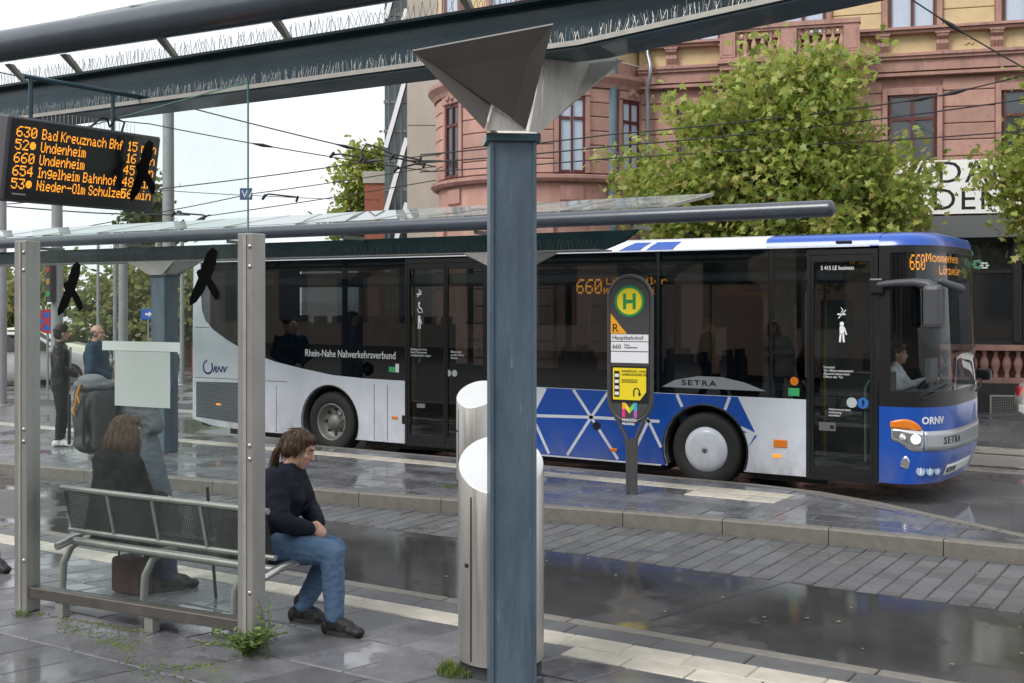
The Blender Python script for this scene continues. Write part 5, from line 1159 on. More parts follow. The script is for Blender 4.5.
# ============================================================ sandstone house behind the trees
M_pink = mat('pink_sandstone', (.42,.245,.20), .85, 0, .24, 2.2, .45, 40, rnd=.10, stretch=(1,1,.45)); M_pink2 = mat('pink_moulding', (.38,.215,.18), .85, 0, .28, 3, .35, 40, stretch=(1,1,.5)); M_yell = mat('ochre_brick', (.58,.44,.25), .85, 0, .12, 3, .3, 40, rnd=.05)
M_wood = mat('red_window_frame', (.10,.022,.020), .5); M_pane = mat('window_glass', (.03,.04,.05), .06, 0, .2, 3, spec=.9); M_curt = mat('net_curtain', (.45,.52,.62), .7, 0, .15, 14, .2, 30, stretch=(6,6,.3)); M_balu = mat('baluster_stone', (.42,.28,.19), .8, 0, .12, 8)
M_shop = mat('shopfront_dark', (.022,.022,.024), .4); M_zinc = mat('zinc_pipe', (.28,.29,.30), .4, .7)
overlay(M_pink2, (.13,.10,.09), .52, .72, 2.5, (2.5,2.5,.35), None, .6); overlay(M_pink, (.20,.13,.11), .55, .75, 2.2, (2,2,.3), None, .5); overlay(M_yell, (.28,.22,.15), .52, .75, 2.2, (2,2,.3), None, .5)
hs_ = thing('sandstone_house', (-4.142, 24.024, ROAD), R(-163.85), 'pink sandstone corner house with ochre upper floor, balcony and round tower', 'building')
Z = lambda z: z-ROAD
def part(nm, m, *boxes, bev=0., par=hs_):
    b = MB()
    for q in boxes: b.box(*q, bev)
    return b.build(nm, m, par)
SA, SB = -9.0, 7.0
part('wall', M_pink, (SA,SB,-8,-.06,0,Z(6.55))); part('upper_wall', M_yell, (SA,SB,-8,-.03,Z(6.55),Z(10.5)))
# ashlar courses of the mezzanine, each block its own stone
wins = [1.60-2.08*k for k in range(-3, 6)]     # window axes
wins = [w_ for w_ in wins if SA+.6 < w_ < SB-.6]
HW = .42
edges = sorted([SB]+[w_+s_*(HW+.14) for w_ in wins for s_ in (-1, 1)]+[SA])
blocks = {}
zs = [3.62+k*.32 for k in range(9)]
for a, c in zip(edges[::2], edges[1::2]):
    if c-a < .1: continue
    for k, z in enumerate(zs):
        h = min(.32, 6.42-z)
        if h < .1: continue
        w_ = c-a-.012; key = (round(w_, 2), round(h, 2))
        if key not in blocks:
            mb = MB(); mb.box(-w_/2, w_/2, -.05, .035, .008, h-.008, .016); me = mb.mesh('ashlar_block'); me.materials.append(M_pink); blocks[key] = me
        piece('ashlar_block', blocks[key], hs_, ((a+c)/2, -.045, Z(z)))
for a, c in zip(edges[::2], edges[1::2]):        # coursed ochre brickwork above
    if c-a < .1: continue
    for k in range(9):
        w_ = c-a+.0-.02; key = ('y', round(w_, 2))
        if key not in blocks:
            mb = MB(); mb.box(-w_/2, w_/2, -.02, .02, .008, .332, .01); me = mb.mesh('ochre_block'); me.materials.append(M_yell); blocks[key] = me
        piece('ochre_block', blocks[key], hs_, ((a+c)/2, -.02, Z(7.42)+k*.34))
def window(x, z0, z1, nm, par, hw=HW, y=-.02, curtain=True, surround=True, cross=True):
    b = MB()
    if surround:
        for s_ in (-1, 1): b.box(x+s_*(hw+.09)-.05, x+s_*(hw+.09)+.05, y-.02, y+.09, Z(z0), Z(z1)+.14, .008)
        b.box(x-hw-.04, x+hw+.04, y-.02, y+.088, Z(z1)+.0, Z(z1)+.137, .008); 
    else: b.box(x-hw-.04, x+hw+.04, y-.02, y+.03, Z(z1), Z(z1)+.04)
    o = b.build(nm, M_pink2, par)
    f = MB(); fw = .035
    for s_ in (-1, 1): f.box(x+s_*(hw-fw/2)-fw/2, x+s_*(hw-fw/2)+fw/2, y-.01, y+.05, Z(z0), Z(z1))
    f.box(x-hw+fw, x+hw-fw, y-.01, y+.05, Z(z1)-fw, Z(z1)); f.box(x-hw+fw, x+hw-fw, y-.01, y+.05, Z(z0), Z(z0)+fw); f.box(x-.03, x+.03, y-.01, y+.055, Z(z0)+fw, Z(z1)-fw)
    if cross: zc = Z(z0)+(z1-z0)*.70; f.box(x-hw+fw, x-.03, y-.01, y+.05, zc-.03, zc+.03); f.box(x+.03, x+hw-fw, y-.01, y+.05, zc-.03, zc+.03)
    f.build('window_frame', M_wood, o)
    for s_ in (-1, 1):
        g = MB(); g.box(x+s_*.03 if s_ > 0 else x-hw+fw, x+hw-fw if s_ > 0 else x-.03, y+.004, y+.010, Z(z0)+fw, Z(z1)-fw); g.build('pane', M_curt if curtain else M_pane, o)
    return o
for w_ in wins:
    window(w_, 4.55, 6.12, 'window', hs_, curtain=False); window(w_, 7.42, 9.6, 'window', hs_, cross=False)
    # dark reveal behind
part('cornice', M_pink2, (SA,SB,-.03,.26,Z(7.36),Z(7.41)), (SA,SB,-.03,.20,Z(7.30),Z(7.358))); part('cornice', M_pink2, (SA,SB,-.03,.16,Z(6.80),Z(6.86)), (SA,SB,-.03,.20,Z(6.86),Z(6.915)), (SA,SB,-.03,.10,Z(6.58),Z(6.80)), (SA,SB,-.03,.14,Z(6.48),Z(6.54)))
part('frieze', M_yell, (SA,SB,-.03,.03,Z(6.915),Z(7.30)))
con = MB(); pr = [(.0,.0),(.06,.0),(.09,.06),(.12,.12),(.10,.20),(.16,.26),(.17,.31),(.0,.31)]; con.prism([(y, z) for y, z in pr], (-.11,.11), 'x')
for q in (-.06,0,.06): con.prism([(y+.012, z) for y, z in pr[1:6]]+[(.0,.26),(.0,.0)], (q-.015,q+.015), 'x')
con.box(-.135,.135,0,.185,.312,.345); con.box(-.12,.12,0,.10,-.05,-.002); cme = con.mesh('console'); cme.materials.append(M_pink2)
for w_ in wins:
    for s_ in (-1, 1): piece('console', cme, hs_, (w_+s_*.55, .03, Z(6.955)))
ros = MB(); ros.ell((0,0,0),(.05,.03,.04)); 
for a in (90,210,330): ros.ell((.06*math.cos(R(a)),0,.06*math.sin(R(a))),(.04,.025,.035))
rme = ros.mesh('rosette'); rme.materials.append(M_yell)
for w_ in wins: piece('rosette', rme, hs_, (w_+1.04, .035, Z(7.1)))
# balcony round the axis at 3.7
bx0, bx1 = 2.62, 5.22
part('balcony_slab', M_pink2, (bx0-.08,bx1+.08,.2,.85,Z(6.78),Z(6.84)), (bx0-.02,bx1+.02,.21,.78,Z(6.66),Z(6.778)), (bx0+.1,bx1-.1,.21,.6,Z(6.56),Z(6.658))); part('balcony_rail', M_pink2, (bx0-.05,bx1+.05,.55,.82,Z(7.44),Z(7.53)), (bx0-.02,bx1+.02,.58,.79,Z(7.39),Z(7.438)), (bx0-.02,bx1+.02,.58,.79,Z(6.84),Z(6.90)))
for x in (bx0+.12, (bx0+bx1)/2, bx1-.12): part('balcony_pier', M_pink2, (x-.15,x+.15,.57,.80,Z(6.90),Z(7.39)), (x-.10,x+.10,.80,.81,Z(6.95),Z(7.34)))
bal = MB(); bal.lathe([(.05,0),(.05,.04),(.028,.06),(.04,.12),(.062,.19),(.05,.27),(.028,.33),(.026,.38),(.05,.42),(.05,.46)], (0,0,0), 12); bal.box(-.055,.055,-.055,.055,.455,.49); bme = bal.mesh('baluster'); bme.materials.append(M_balu)
for a, c in ((bx0+.30,(bx0+bx1)/2-.18),((bx0+bx1)/2+.18,bx1-.30)):
    n_ = 6
    for k in range(n_): piece('baluster', bme, hs_, (a+(c-a)*(k+.0)/(n_-1), .69, Z(6.90)))
for x in (bx0+.35, bx1-.35): 
    b = MB(); b.prism([(0,6.56),(.55,6.56),(.5,6.45),(.3,6.3),(.25,6.05),(.1,5.85),(0,5.8)], (x-.13,x+.13), 'x'); b.v = [(p, q, Z(r_)) for p, q, r_ in b.v]; b.build('balcony_bracket', M_pink2, hs_)
# shop storey
part('shop_beam', mat('shop_grey_panel', (.12,.13,.13), .5), (SA,2.3,-.03,.25,Z(3.30),Z(3.72)))
part('shop_wall', M_shop, (SA,2.3,-.05,.02,0,Z(3.30)))
for x in (-4.2,-2.9,-1.6,-.30,1.0,2.2): part('shop_pillar', M_shop, (x-.07,x+.07,.022,.12,Z(1.3),Z(3.29)))
for x0, x1 in ((-4.1,-3.0),(-2.8,-1.7),(-1.5,-.4),(-.2,.9),(1.1,2.1)): part('shop_window', mat('shop_glass', (.012,.014,.016), .05, spec=1.), (x0,x1,.022,.03,Z(1.34),Z(3.2))); part('shop_transom', M_shop, (x0,x1,.03,.06,Z(2.62),Z(2.68)))
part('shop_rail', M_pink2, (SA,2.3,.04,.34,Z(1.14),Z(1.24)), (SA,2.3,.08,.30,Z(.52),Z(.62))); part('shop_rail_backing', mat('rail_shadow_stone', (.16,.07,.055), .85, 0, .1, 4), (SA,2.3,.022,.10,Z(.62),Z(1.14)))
b2 = MB(); b2.lathe([(.05,0),(.05,.05),(.03,.08),(.075,.20),(.085,.26),(.075,.32),(.03,.44),(.05,.47),(.05,.52)], (0,0,0), 12); sme2 = b2.mesh('baluster'); sme2.materials.append(M_pink2)
for k in range(22): piece('baluster', sme2, hs_, (1.9-k*.20, .19, Z(.62)))
part('plinth', mat('dark_plinth_stone', (.035,.033,.033), .6, 0, .2, 5), (SA,2.3,-.05,.36,0,Z(.52)))
for x0 in (-1.0,-.42+.0+.0): pass
gr = part('cellar_grille', mat('grille_frame', (.42,.42,.40), .5), (-.52,.22,.362,.38,Z(.27),Z(.30)), (-.52,.22,.362,.38,Z(-.08),Z(-.05)), (-.52,-.49,.362,.38,Z(-.05),Z(.27)), (.19,.22,.362,.38,Z(-.05),Z(.27)))
b = MB()
for k in range(22): x = -.49+k*.031; b.box(x,x+.004,.364,.37,Z(-.05),Z(.27))
for k in range(10): b.box(-.49,.19,.3645,.3705,Z(-.04+k*.031),Z(-.036+k*.031))
struct(b.build('grille_mesh', MATS['grille_frame'], gr), 'stuff')
fl = part('window_flowers', mat('silk_flower', (.65,.68,.66), .7), (.52,.53,.035,.04,Z(2.70),Z(2.71)))
b = MB()
for k in range(7): a = 2*math.pi*k/7; b.ell((.40+.07*math.cos(a),.05,Z(2.78)+.07*math.sin(a)),(.045,.012,.03))
for k in range(9): b.ell((.55+random.uniform(-.12,.2),.045,Z(2.85)+random.uniform(-.2,.25)),(.05,.015,.07))
fl2 = b.build('window_flower', mat('silk_leaf', (.10,.28,.18), .7), hs_)
b = MB()
for k in range(6): a = 2*math.pi*k/6; b.ell((.28+.05*math.cos(a),.065,Z(2.76)+.05*math.sin(a)),(.035,.012,.02))
b.build('window_flower', MATS['silk_flower'], hs_)
bpy.data.objects.remove(fl)
# rainwater pipe
b = MB(); b.tube([(6.80,.16,0),(6.80,.16,Z(6.2)),(6.80,.22,Z(6.45)),(6.72,.30,Z(6.75)),(6.72,.30,Z(6.95)),(6.80,.14,Z(7.2)),(6.80,.14,Z(10))], .05, 10); b.build('rain_pipe', M_zinc, hs_)
# round corner tower
TX, TYc, TR_ = 9.26, -1.0, 2.42
def ring(nm, m, prof, a0=-25, a1=215, seg=60, par=hs_):
    b = MB(); b.lathe([(TR_+o_, Z(z)) for o_, z in prof], (TX, TYc, 0), seg, 'z', False, a0, a1); return b.build(nm, m, par)
ring('tower_wall', M_pink, [(-.02,ROAD),(-.02,7.0)]); ring('tower_upper_wall', M_yell, [(-.01,7.0),(-.01,10.5)])
ring('tower_cornice', M_pink2, [(0,4.50),(.10,4.50),(.16,4.56),(.16,4.62),(.0,4.66)]); ring('tower_cornice', M_pink2, [(0,3.78),(.08,3.78),(.14,3.86),(.20,3.92),(.20,3.98),(.0,4.02)])
ring('tower_cornice', M_pink2, [(0,6.42),(.08,6.42),(.12,6.50),(.22,6.62),(.22,6.70),(.0,6.74)]); ring('tower_cornice', M_pink2, [(0,7.30),(.14,7.32),(.22,7.38),(.22,7.44),(0,7.47)])
TW = [100-16.5, 100+16.5, 100+49.5, 100-49.5, 100+82.5]
ah = 6.3      # half angle of a window opening
stone = {}
wl = sorted(TW)
gaps = [(-20, wl[0]-ah-2.6)]+[(a+ah+2.6, c-ah-2.6) for a, c in zip(wl, wl[1:])]+[(wl[-1]+ah+2.6, 210)]
def curved(a0, a1, z0, z1, o0, o1, bev=.016):
    b = MB(); n_ = max(2, int((a1-a0)/4)); vs = []
    prof = [(o0,z0),(o1-bev,z0),(o1,z0+bev),(o1,z1-bev),(o1-bev,z1),(o0,z1)]
    for k in range(n_+1):
        a = R(a0+(a1-a0)*k/n_)
        for o_, z in prof: vs.append((TX+(TR_+o_)*math.cos(a), TYc+(TR_+o_)*math.sin(a), Z(z)))
    m_ = len(prof); fs = [(k*m_+i, (k+1)*m_+i, (k+1)*m_+(i+1) % m_, k*m_+(i+1) % m_) for k in range(n_) for i in range(m_)]+[tuple(range(m_)), tuple(range(n_*m_, n_*m_+m_))[::-1]]
    b.add(vs, fs); return b
for a0, a1 in gaps:
    for k in range(6): curved(a0, a1, 4.67+k*.29, 4.67+k*.29+.278, -.03, .045).build('ashlar_block', M_pink, hs_)
    for k in range(10): curved(a0, a1, .2+k*.355, .2+k*.355+.34, -.03, .06).build('ashlar_block', M_pink, hs_)
for a in wl:
    for s_ in (-1, 1): curved(a+s_*(ah+1.2)-1.1, a+s_*(ah+1.2)+1.1, 4.67, 6.22, -.05, .08, .01).build('window_jamb', M_pink2, hs_)
    curved(a-ah-2.3, a+ah+2.3, 6.225, 6.40, -.05, .10, .02).build('window_lintel', M_pink2, hs_)
    curved(a-ah*.9, a+ah*.9, 4.10, 4.44, -.03, .03, .03).build('spandrel_panel', M_pink2, hs_)
    cx, cy = TX+(TR_-.015)*math.cos(R(a)), TYc+(TR_-.015)*math.sin(R(a)); tt_ = V((-math.sin(R(a)), math.cos(R(a)), 0)); nn = V((math.cos(R(a)), math.sin(R(a)), 0)); hw = TR_*math.sin(R(ah))
    b = MB(); b.obox((cx,cy,Z(5.445))+0*nn if False else V((cx,cy,Z(5.445)))+nn*.02, tt_, hw, nn, .006, (0,0,1), .775); w_ = b.build('window', M_pane if a < 110 else M_curt, hs_)
    b = MB(); c0 = V((cx,cy,0))+nn*.04
    for q, wq in ((-hw+.02,.02),(hw-.02,.02),(0,.022)): b.obox(c0+tt_*q+V((0,0,Z(5.445))), tt_, wq, nn, .02, (0,0,1), .775)
    for z in (4.70,5.78,6.19): 
        for s_ in (-1, 1): b.obox(c0+tt_*s_*hw*.5+V((0,0,Z(z))), tt_, hw*.5-.045, nn, .018, (0,0,1), .03)
    b.build('window_frame', M_wood, w_)
    b = MB(); 
    for s_ in (-1,0,1): b.ell(c0+tt_*s_*.09+nn*.06+V((0,0,Z(6.34)+(.05 if s_ == 0 else 0))), (.07,.07,.07))
    b.build('keystone_ornament', M_pink2, hs_)
    b = MB(); b.obox(V((cx,cy,Z(8.5)))+nn*.02, tt_, hw, nn, .006, (0,0,1), 1.0); w_ = b.build('window', M_curt, hs_)
    for s_ in (-1,1):
        b = MB(); b.obox(V((cx,cy,Z(8.5)))+nn*.05+tt_*s_*(hw+.05), tt_, .055, nn, .05, (0,0,1), 1.0); b.build('window_jamb', M_pink2, hs_)
ring('tower_roof', mat('slate', (.05,.05,.055), .6), [(.3,10.5),(.0,10.55),(-2.28,12.5)])
# wing running off behind the tower
part('side_wing', M_pink, (11.0,12.2,-12,-2.6,0,Z(9.5)))
for k in range(4): part('wing_pilaster', M_pink2, (12.2,12.3,-3.3-k*2,-2.9-k*2,0,Z(6.4)))
part('wing_cornice', M_pink2, (11.0,12.35,-12,-2.45,Z(6.45),Z(6.65)), (11.0,12.3,-12,-2.5,Z(4.5),Z(4.65)))
for k in range(3): part('wing_window', M_pane, (12.201,12.22,-4.5-k*2,-3.7-k*2,Z(4.8),Z(6.1)))
# shop sign: white board with black serifless capitals
sg = thing('shop_sign', (-4.142+.278*.1, 24.024-.96*.1, ROAD), R(-163.85), 'white shop board with large black capital letters half hidden by leaves', 'sign')
part('board', mat('board_white', (.80,.80,.78), .5), (-.42,1.95,.06,.12,Z(3.76),Z(4.80)), par=sg)
for t_, z in (('ADAM', 4.36), ('EDEN', 3.84)):
    text('lettering', t_, .60, M_black, sg, frame((1.62,.122,Z(z)), (-1,0,0), (0,0,1)), sx=1.05, spacing=1.12)

# ============================================================ modern block and chimney further off
gb = thing('office_block', (-23.25, 30.25, ROAD), R(-147), 'modern office block with white diagonal braces and a blank concrete end wall', 'building')
M_con = mat('pale_concrete', (.42,.38,.32), .85, 0, .15, 1.2, .2, 20, stretch=(1,1,.3)); M_wht = mat('white_brace', (.75,.76,.77), .5); M_cw = mat('curtain_wall_glass', (.03,.055,.06), .08, 0, .3, 1.5, spec=.9)
part('end_wall', M_con, (-1.15,.0,-8,0,0,16), par=gb)
for z in (4.8,7.9,9.6,11.0,14): part('wall_joint', mat('joint_dark', (.15,.14,.12), .9), (-1.14,-.02,.001,.006,z,z+.03), par=gb)
part('curtain_wall', M_cw, (.02,.75,-9,-.2,0,16), par=gb)
for z in [2+k*.95 for k in range(14)]: part('floor_band', mat('band_grey', (.16,.17,.17), .6), (.02,.78,-.2,-.14,z,z+.10), par=gb)
for x in (.2,.4,.6): part('mullion', MATS['band_grey'], (x-.015,x+.015,-.14,-.10,2,15.9), par=gb)
for k in range(5):
    b = MB(); s_ = 1 if k % 2 else -1; b.obox((.36,-.05,4.2+k*2.1), V((.30*-1,0,1.05)).normalized() if True else 0, 1.25, (0,1,0), .04, V((1.05,0,.30)).normalized(), .07); b.build('brace', M_wht, gb)
ch = thing('brick_chimney', (-25.37, 31.27, ROAD), R(-147), 'small red brick chimney stack beside the office block', 'chimney')
M_brk = mat('red_brick', (.30,.10,.06), .85, 0, .2, 12, .4, 60)
part('stack', M_brk, (-.35,.35,-.35,.35,0,6.2), par=ch); part('cap', M_con, (-.4,.4,-.4,.4,6.2,6.6), par=ch)
for k in range(60): pass

# ============================================================ station hall behind the viewpoint (mirrored in glass and wet ground)
sn_ = thing('station_hall', (0, -16, ROAD), R(0), 'long sandstone station hall facing the bus platforms', 'building')
M_stn = mat('station_stone', (.40,.33,.27), .85, 0, .15, 1, .2, 20)
part('wall', M_stn, (-45,30,-12,0,0,9), par=sn_); part('roof_edge', mat('station_roof', (.10,.10,.11), .6), (-45.5,30.5,-12,.6,9,9.5), par=sn_)
wm = MB(); wm.box(-.9,.9,0,.03,1.2,6.6); wme = wm.mesh('window'); wme.materials.append(M_pane)
for k in range(20): piece('window', wme, sn_, (-43+k*3.7, 0, 0))

# ============================================================ trees
def leafmat(name, cols, trans=.35):
    m = bpy.data.materials.new(name); m.use_nodes = True; t = m.node_tree; n = t.nodes; L = t.links; n.clear()
    g = n.new('ShaderNodeNewGeometry'); cr_ = n.new('ShaderNodeValToRGB'); L.new(g.outputs['Random Per Island'], cr_.inputs[0]); e = cr_.color_ramp.elements
    while len(e) < len(cols): e.new(.5)
    for k, c in enumerate(cols): e[k].position = k/(len(cols)-1); e[k].color = (*c, 1)
    p = n.new('ShaderNodeBsdfPrincipled'); p.inputs['Roughness'].default_value = .42; L.new(cr_.outputs[0], p.inputs['Base Color'])
    tl = n.new('ShaderNodeBsdfTranslucent'); L.new(cr_.outputs[0], tl.inputs[0]); mi = n.new('ShaderNodeMixShader'); mi.inputs[0].default_value = trans; L.new(p.outputs[0], mi.inputs[1]); L.new(tl.outputs[0], mi.inputs[2])
    o = n.new('ShaderNodeOutputMaterial'); L.new(mi.outputs[0], o.inputs[0]); return m
L_plane = leafmat('plane_leaf', [(.13,.19,.04),(.24,.33,.06),(.36,.45,.09),(.45,.50,.12),(.44,.38,.13),(.29,.38,.07)], .5)
L_far = leafmat('far_leaf', [(.14,.17,.06),(.22,.25,.085),(.30,.32,.11),(.36,.33,.13),(.22,.26,.08)], .4)
L_pale = leafmat('pale_leaf', [(.08,.11,.03),(.12,.15,.04),(.16,.18,.06)], .35)
M_bark = mat('plane_bark', (.16,.14,.10), .85, 0, .35, 6, .5, 20)
def leaf_shape(kind):
    if kind == 'plane':      # five-pointed plane leaf
        o = [(0,-.35),(.12,-.18),(.42,-.25),(.28,-.02),(.50,.15),(.22,.18),(.0,.60),(-.22,.18),(-.50,.15),(-.28,-.02),(-.42,-.25),(-.12,-.18)]
    else: o = [(0,-.5),(.28,-.15),(.25,.2),(0,.5),(-.25,.2),(-.28,-.15)]
    return o
def tree(name, base, h, crown, nclump, nleaf, ls, lm, label, kind='plane', seed=1, trunk_r=.16, group=None, spread=.33):
    """crown: list of (centre offset, radii); leaves hang in clumps through the crown's shell and inside"""
    rn = random.Random(seed); t = thing(name, base, 0, label, 'tree', group); th = crown[0][0]
    b = MB(); top = V((rn.uniform(-.1,.1), rn.uniform(-.1,.1), h*.62)); b.tube([(0,0,-.05),(.02,0,h*.2),(.0,.03,h*.4),top], [trunk_r*1.25,trunk_r,trunk_r*.85,trunk_r*.6], 10)
    lf = MB(); shp = leaf_shape(kind); ns = len(shp); clumps = []
    wsum = sum(r[0]*r[1]*r[2] for c, r in crown)
    for c, r in crown:
        for k in range(int(nclump*r[0]*r[1]*r[2]/wsum)+1):
            u = V((rn.gauss(0,1), rn.gauss(0,1), rn.gauss(0,1))).normalized()*(rn.random()**.38); q = V(c)+V((u.x*r[0], u.y*r[1], u.z*r[2])); q += V((noise.noise(q*1.3+V((seed,0,0))), noise.noise(q*1.3+V((0,seed,0))), noise.noise(q*1.3+V((0,0,seed)))))*.45; clumps.append(q)
    if kind == 'plane':      # young shoots standing out of the crown
        for k in range(int(nclump*.20)):
            c, r = crown[rn.randrange(len(crown))]; u = V((rn.gauss(0,1), rn.gauss(0,1), abs(rn.gauss(0,1))+.15)).normalized(); q0 = V(c)+V((u.x*r[0], u.y*r[1], u.z*r[2]))*.95
            for j in range(3 if k % 3 == 0 else 2): clumps.append(q0+V((u.x*.25,u.y*.25,.30))*j)
    for q in clumps[::6]:
        m0 = V((0,0,h*rn.uniform(.32,.6))); md = m0.lerp(q, .5)+V((rn.uniform(-.2,.2), rn.uniform(-.2,.2), rn.uniform(-.05,.25))); b.tube([m0, m0.lerp(md, .5)+V((0,0,.1)), md, q], [trunk_r*.35,trunk_r*.24,trunk_r*.15,.008], 6, False)
    vs = []; fs = []
    for q in clumps:
        tw = V((rn.gauss(0,1), rn.gauss(0,1), rn.gauss(0,.5))).normalized(); cr_ = spread*rn.uniform(.6,1.3)
        for k in range(nleaf):
            p = q+V((rn.gauss(0,1), rn.gauss(0,1), rn.gauss(0,.75)))*cr_*.55+tw*rn.uniform(-cr_,cr_)
            s_ = ls*rn.uniform(.6,1.25); nrm = (V((rn.gauss(0,.6), rn.gauss(0,.6), rn.uniform(.1,1)))).normalized(); a = nrm.orthogonal().normalized(); a = Matrix.Rotation(rn.uniform(0,6.28), 3, nrm) @ a; c2 = nrm.cross(a); i0 = len(vs); fold = rn.uniform(.05,.3)
            vs.append(p); vs += [p+a*x*s_+c2*y*s_-nrm*(abs(x)*fold+y*y*.2)*s_ for x, y in shp]
            fs += [(i0, i0+1+j, i0+1+(j+1) % ns) for j in range(ns)]
    lf.add(vs, fs, True); b.build('trunk', M_bark, t); lf.build('crown', lm, t, fixn=False); return t
tree('plane_tree', (-6.7, 19.1, ROAD-.01), 6.0, [((0,0,4.55),(1.65,1.5,1.1)),((-1.38,-.87,3.8),(1.0,1.0,.9)),((-.6,-.35,4.6),(.9,.9,.7)),((1.2,.76,3.75),(.95,.95,.8)),((.15,.1,5.35),(.8,.75,.6)),((0,0,3.35),(1.9,1.5,.6))], 560, 30, .15, L_plane, 'plane tree with yellowing leaves right behind the bus', seed=4)
tree('plane_tree', (-2.12, 21.25, ROAD-.01), 6.0, [((0,0,4.6),(1.35,1.25,1.2)),((-.5,-.3,3.6),(.9,.9,.8)),((.6,.2,5.3),(1.0,1.0,.8))], 300, 30, .15, L_plane, 'plane tree at the right edge hanging over the shop board', seed=9)
# far vegetation on the left, each tree on its own
far_trees = [(-43,19.5,5.0,2.6,'bushy green tree furthest left beyond the parked car'),(-39,20.5,6.0,2.8,'dense tree behind the traffic light pole'),(-38,23,6.8,2.7,'tall olive tree behind the two waiting people'),(-35,24,6.2,2.5,'tree with brownish crown behind the frosted notice'),(-33,26.5,6.4,2.6,'dark tree left of the bus rear'),(-31,28,6,2.4,'tree standing close beside the bus rear window'),(-46,24,6.2,3.2,'broad tree at the far left horizon')]
for k, (x, y, h, r_, lab) in enumerate(far_trees):
    h *= .62; r_ *= .85
    tree('broadleaf_tree', (x, y, ROAD-.01), h, [((0,0,h*.62),(r_,r_,h*.36)),((.6,-.5,h*.36),(r_*.9,r_*.9,h*.26)),((-.7,.3,h*.42),(r_*.8,r_*.8,h*.3))], 100, 34, .27, L_far, lab, 'oval', 20+k, .18, 'trees beyond the road', .5)
tree('poplar_tree', (-38.3, 32.5, ROAD-.01), 7.4, [((0,0,5.9),(.7,.7,1.5)),((.1,0,4.3),(1.0,1.0,1.4))], 120, 34, .30, L_pale, 'slender pale poplar rising above the canopy roof on the left', 'oval', 41, .2, None, .5)
tree('broadleaf_tree', (-28.35, 34.1, ROAD-.01), 8.0, [((0,0,6.6),(.9,.9,1.3)),((-.3,.2,5.2),(1.1,1.1,1.1)),((.6,0,7.3),(.8,.8,.9))], 110, 32, .26, L_plane, 'yellow green tree beside the brick chimney', 'oval', 43, .16, None, .4)

# ============================================================ cars
def car(loc, rz, label, paint, group=None):
    t = thing('parked_car', loc, rz, label, 'car', group)
    pr = [(-2.1,.35),(-2.15,.6),(-2.05,.85),(-1.75,.95),(-1.1,1.38),(-.4,1.46),(.5,1.42),(1.15,1.0),(1.8,.88),(2.1,.70),(2.15,.45),(2.1,.25),(-2.0,.25)]
    b = MB(); n_ = len(pr); rows = [(-.86,.93,0),(-.82,1,.0),(.82,1,.0),(.86,.93,0)]; vs = []
    for y, s_, _ in rows:
        for x, z in pr: yy = y*(1 if z < .96 else .80 if z > 1.2 else .97); vs.append((x*s_ if abs(y) > .84 else x, yy, z if abs(y) < .84 else .25+(z-.25)*.95))
    b.add(vs, [(i*n_+k, (i+1)*n_+k, (i+1)*n_+(k+1) % n_, i*n_+(k+1) % n_) for i in range(3) for k in range(n_)]+[tuple(range(n_)), tuple(range(3*n_, 4*n_))[::-1]], True); b.build('body', paint, t)
    gm = mat('car_glass', (.015,.018,.02), .06, spec=.9)
    for s_ in (-1, 1):
        b = MB(); b.add([(-1.55,s_*.845,.97),(-.98,s_*.70,1.33),(-.35,s_*.69,1.40),(.42,s_*.70,1.37),(1.0,s_*.845,.99)]+[(-1.55,s_*.80,.97),(-.98,s_*.66,1.33),(-.35,s_*.65,1.40),(.42,s_*.66,1.37),(1.0,s_*.80,.99)], [(0,1,2,3,4),(9,8,7,6,5)]+[(k,k+5,(k+1)%5+5,(k+1)%5) for k in range(5)]); b.build('side_window', gm, t)
        for x in (-1.3, 1.35):
            b = MB(); b.lathe([(.18,s_*.87),(.30,s_*.875),(.32,s_*.84),(.32,s_*.66),(.2,s_*.66)], (x,0,.32), 24, 'y'); w_ = b.build('wheel', M_rub, t)
            b = MB(); b.lathe([(0,s_*.872),(.06,s_*.875),(.18,s_*.86),(.2,s_*.87)], (x,0,.32), 20, 'y'); b.build('rim', M_rim, w_)
        b = MB(); b.box(-2.13,-2.02,s_*.58-.16,s_*.58+.16,.62,.80,.02); b.build('tail_light', M_red, t)
        b = MB(); b.box(2.0,2.12,s_*.58-.16,s_*.58+.16,.58,.70,.02); b.build('headlight', M_hl, t)
        b = MB(); b.box(.75,.9,s_*.86,s_*1.0,.95,1.06,.02) if s_ > 0 else b.box(.75,.9,-1.0,-.86,.95,1.06,.02); b.build('door_mirror', paint, t)
    b = MB(); b.add([(-1.72,-.70,.985),(-1.72,.70,.985),(-1.14,.62,1.37),(-1.14,-.62,1.37),(-1.70,-.70,.965),(-1.70,.70,.965),(-1.10,.62,1.34),(-1.10,-.62,1.34)], [(0,1,2,3),(7,6,5,4),(0,4,5,1),(1,5,6,2),(2,6,7,3),(3,7,4,0)]); b.build('rear_window', gm, t)
    b = MB(); b.add([(1.13,-.72,1.03),(1.13,.72,1.03),(.55,.62,1.405),(.55,-.62,1.405),(1.10,-.72,1.0),(1.10,.72,1.0),(.52,.62,1.38),(.52,-.62,1.38)], [(0,1,2,3),(7,6,5,4),(0,4,5,1),(1,5,6,2),(2,6,7,3),(3,7,4,0)]); b.build('windscreen', gm, t)
    b = MB(); b.box(-2.16,-2.14,-.26,.26,.42,.53); b.build('number_plate', mat('plate_white', (.75,.75,.73), .4), t)
    return t
M_cw_ = mat('car_white', (.70,.70,.69), .25, coat=.5); M_cs_ = mat('car_cream', (.62,.60,.48), .25, coat=.5)
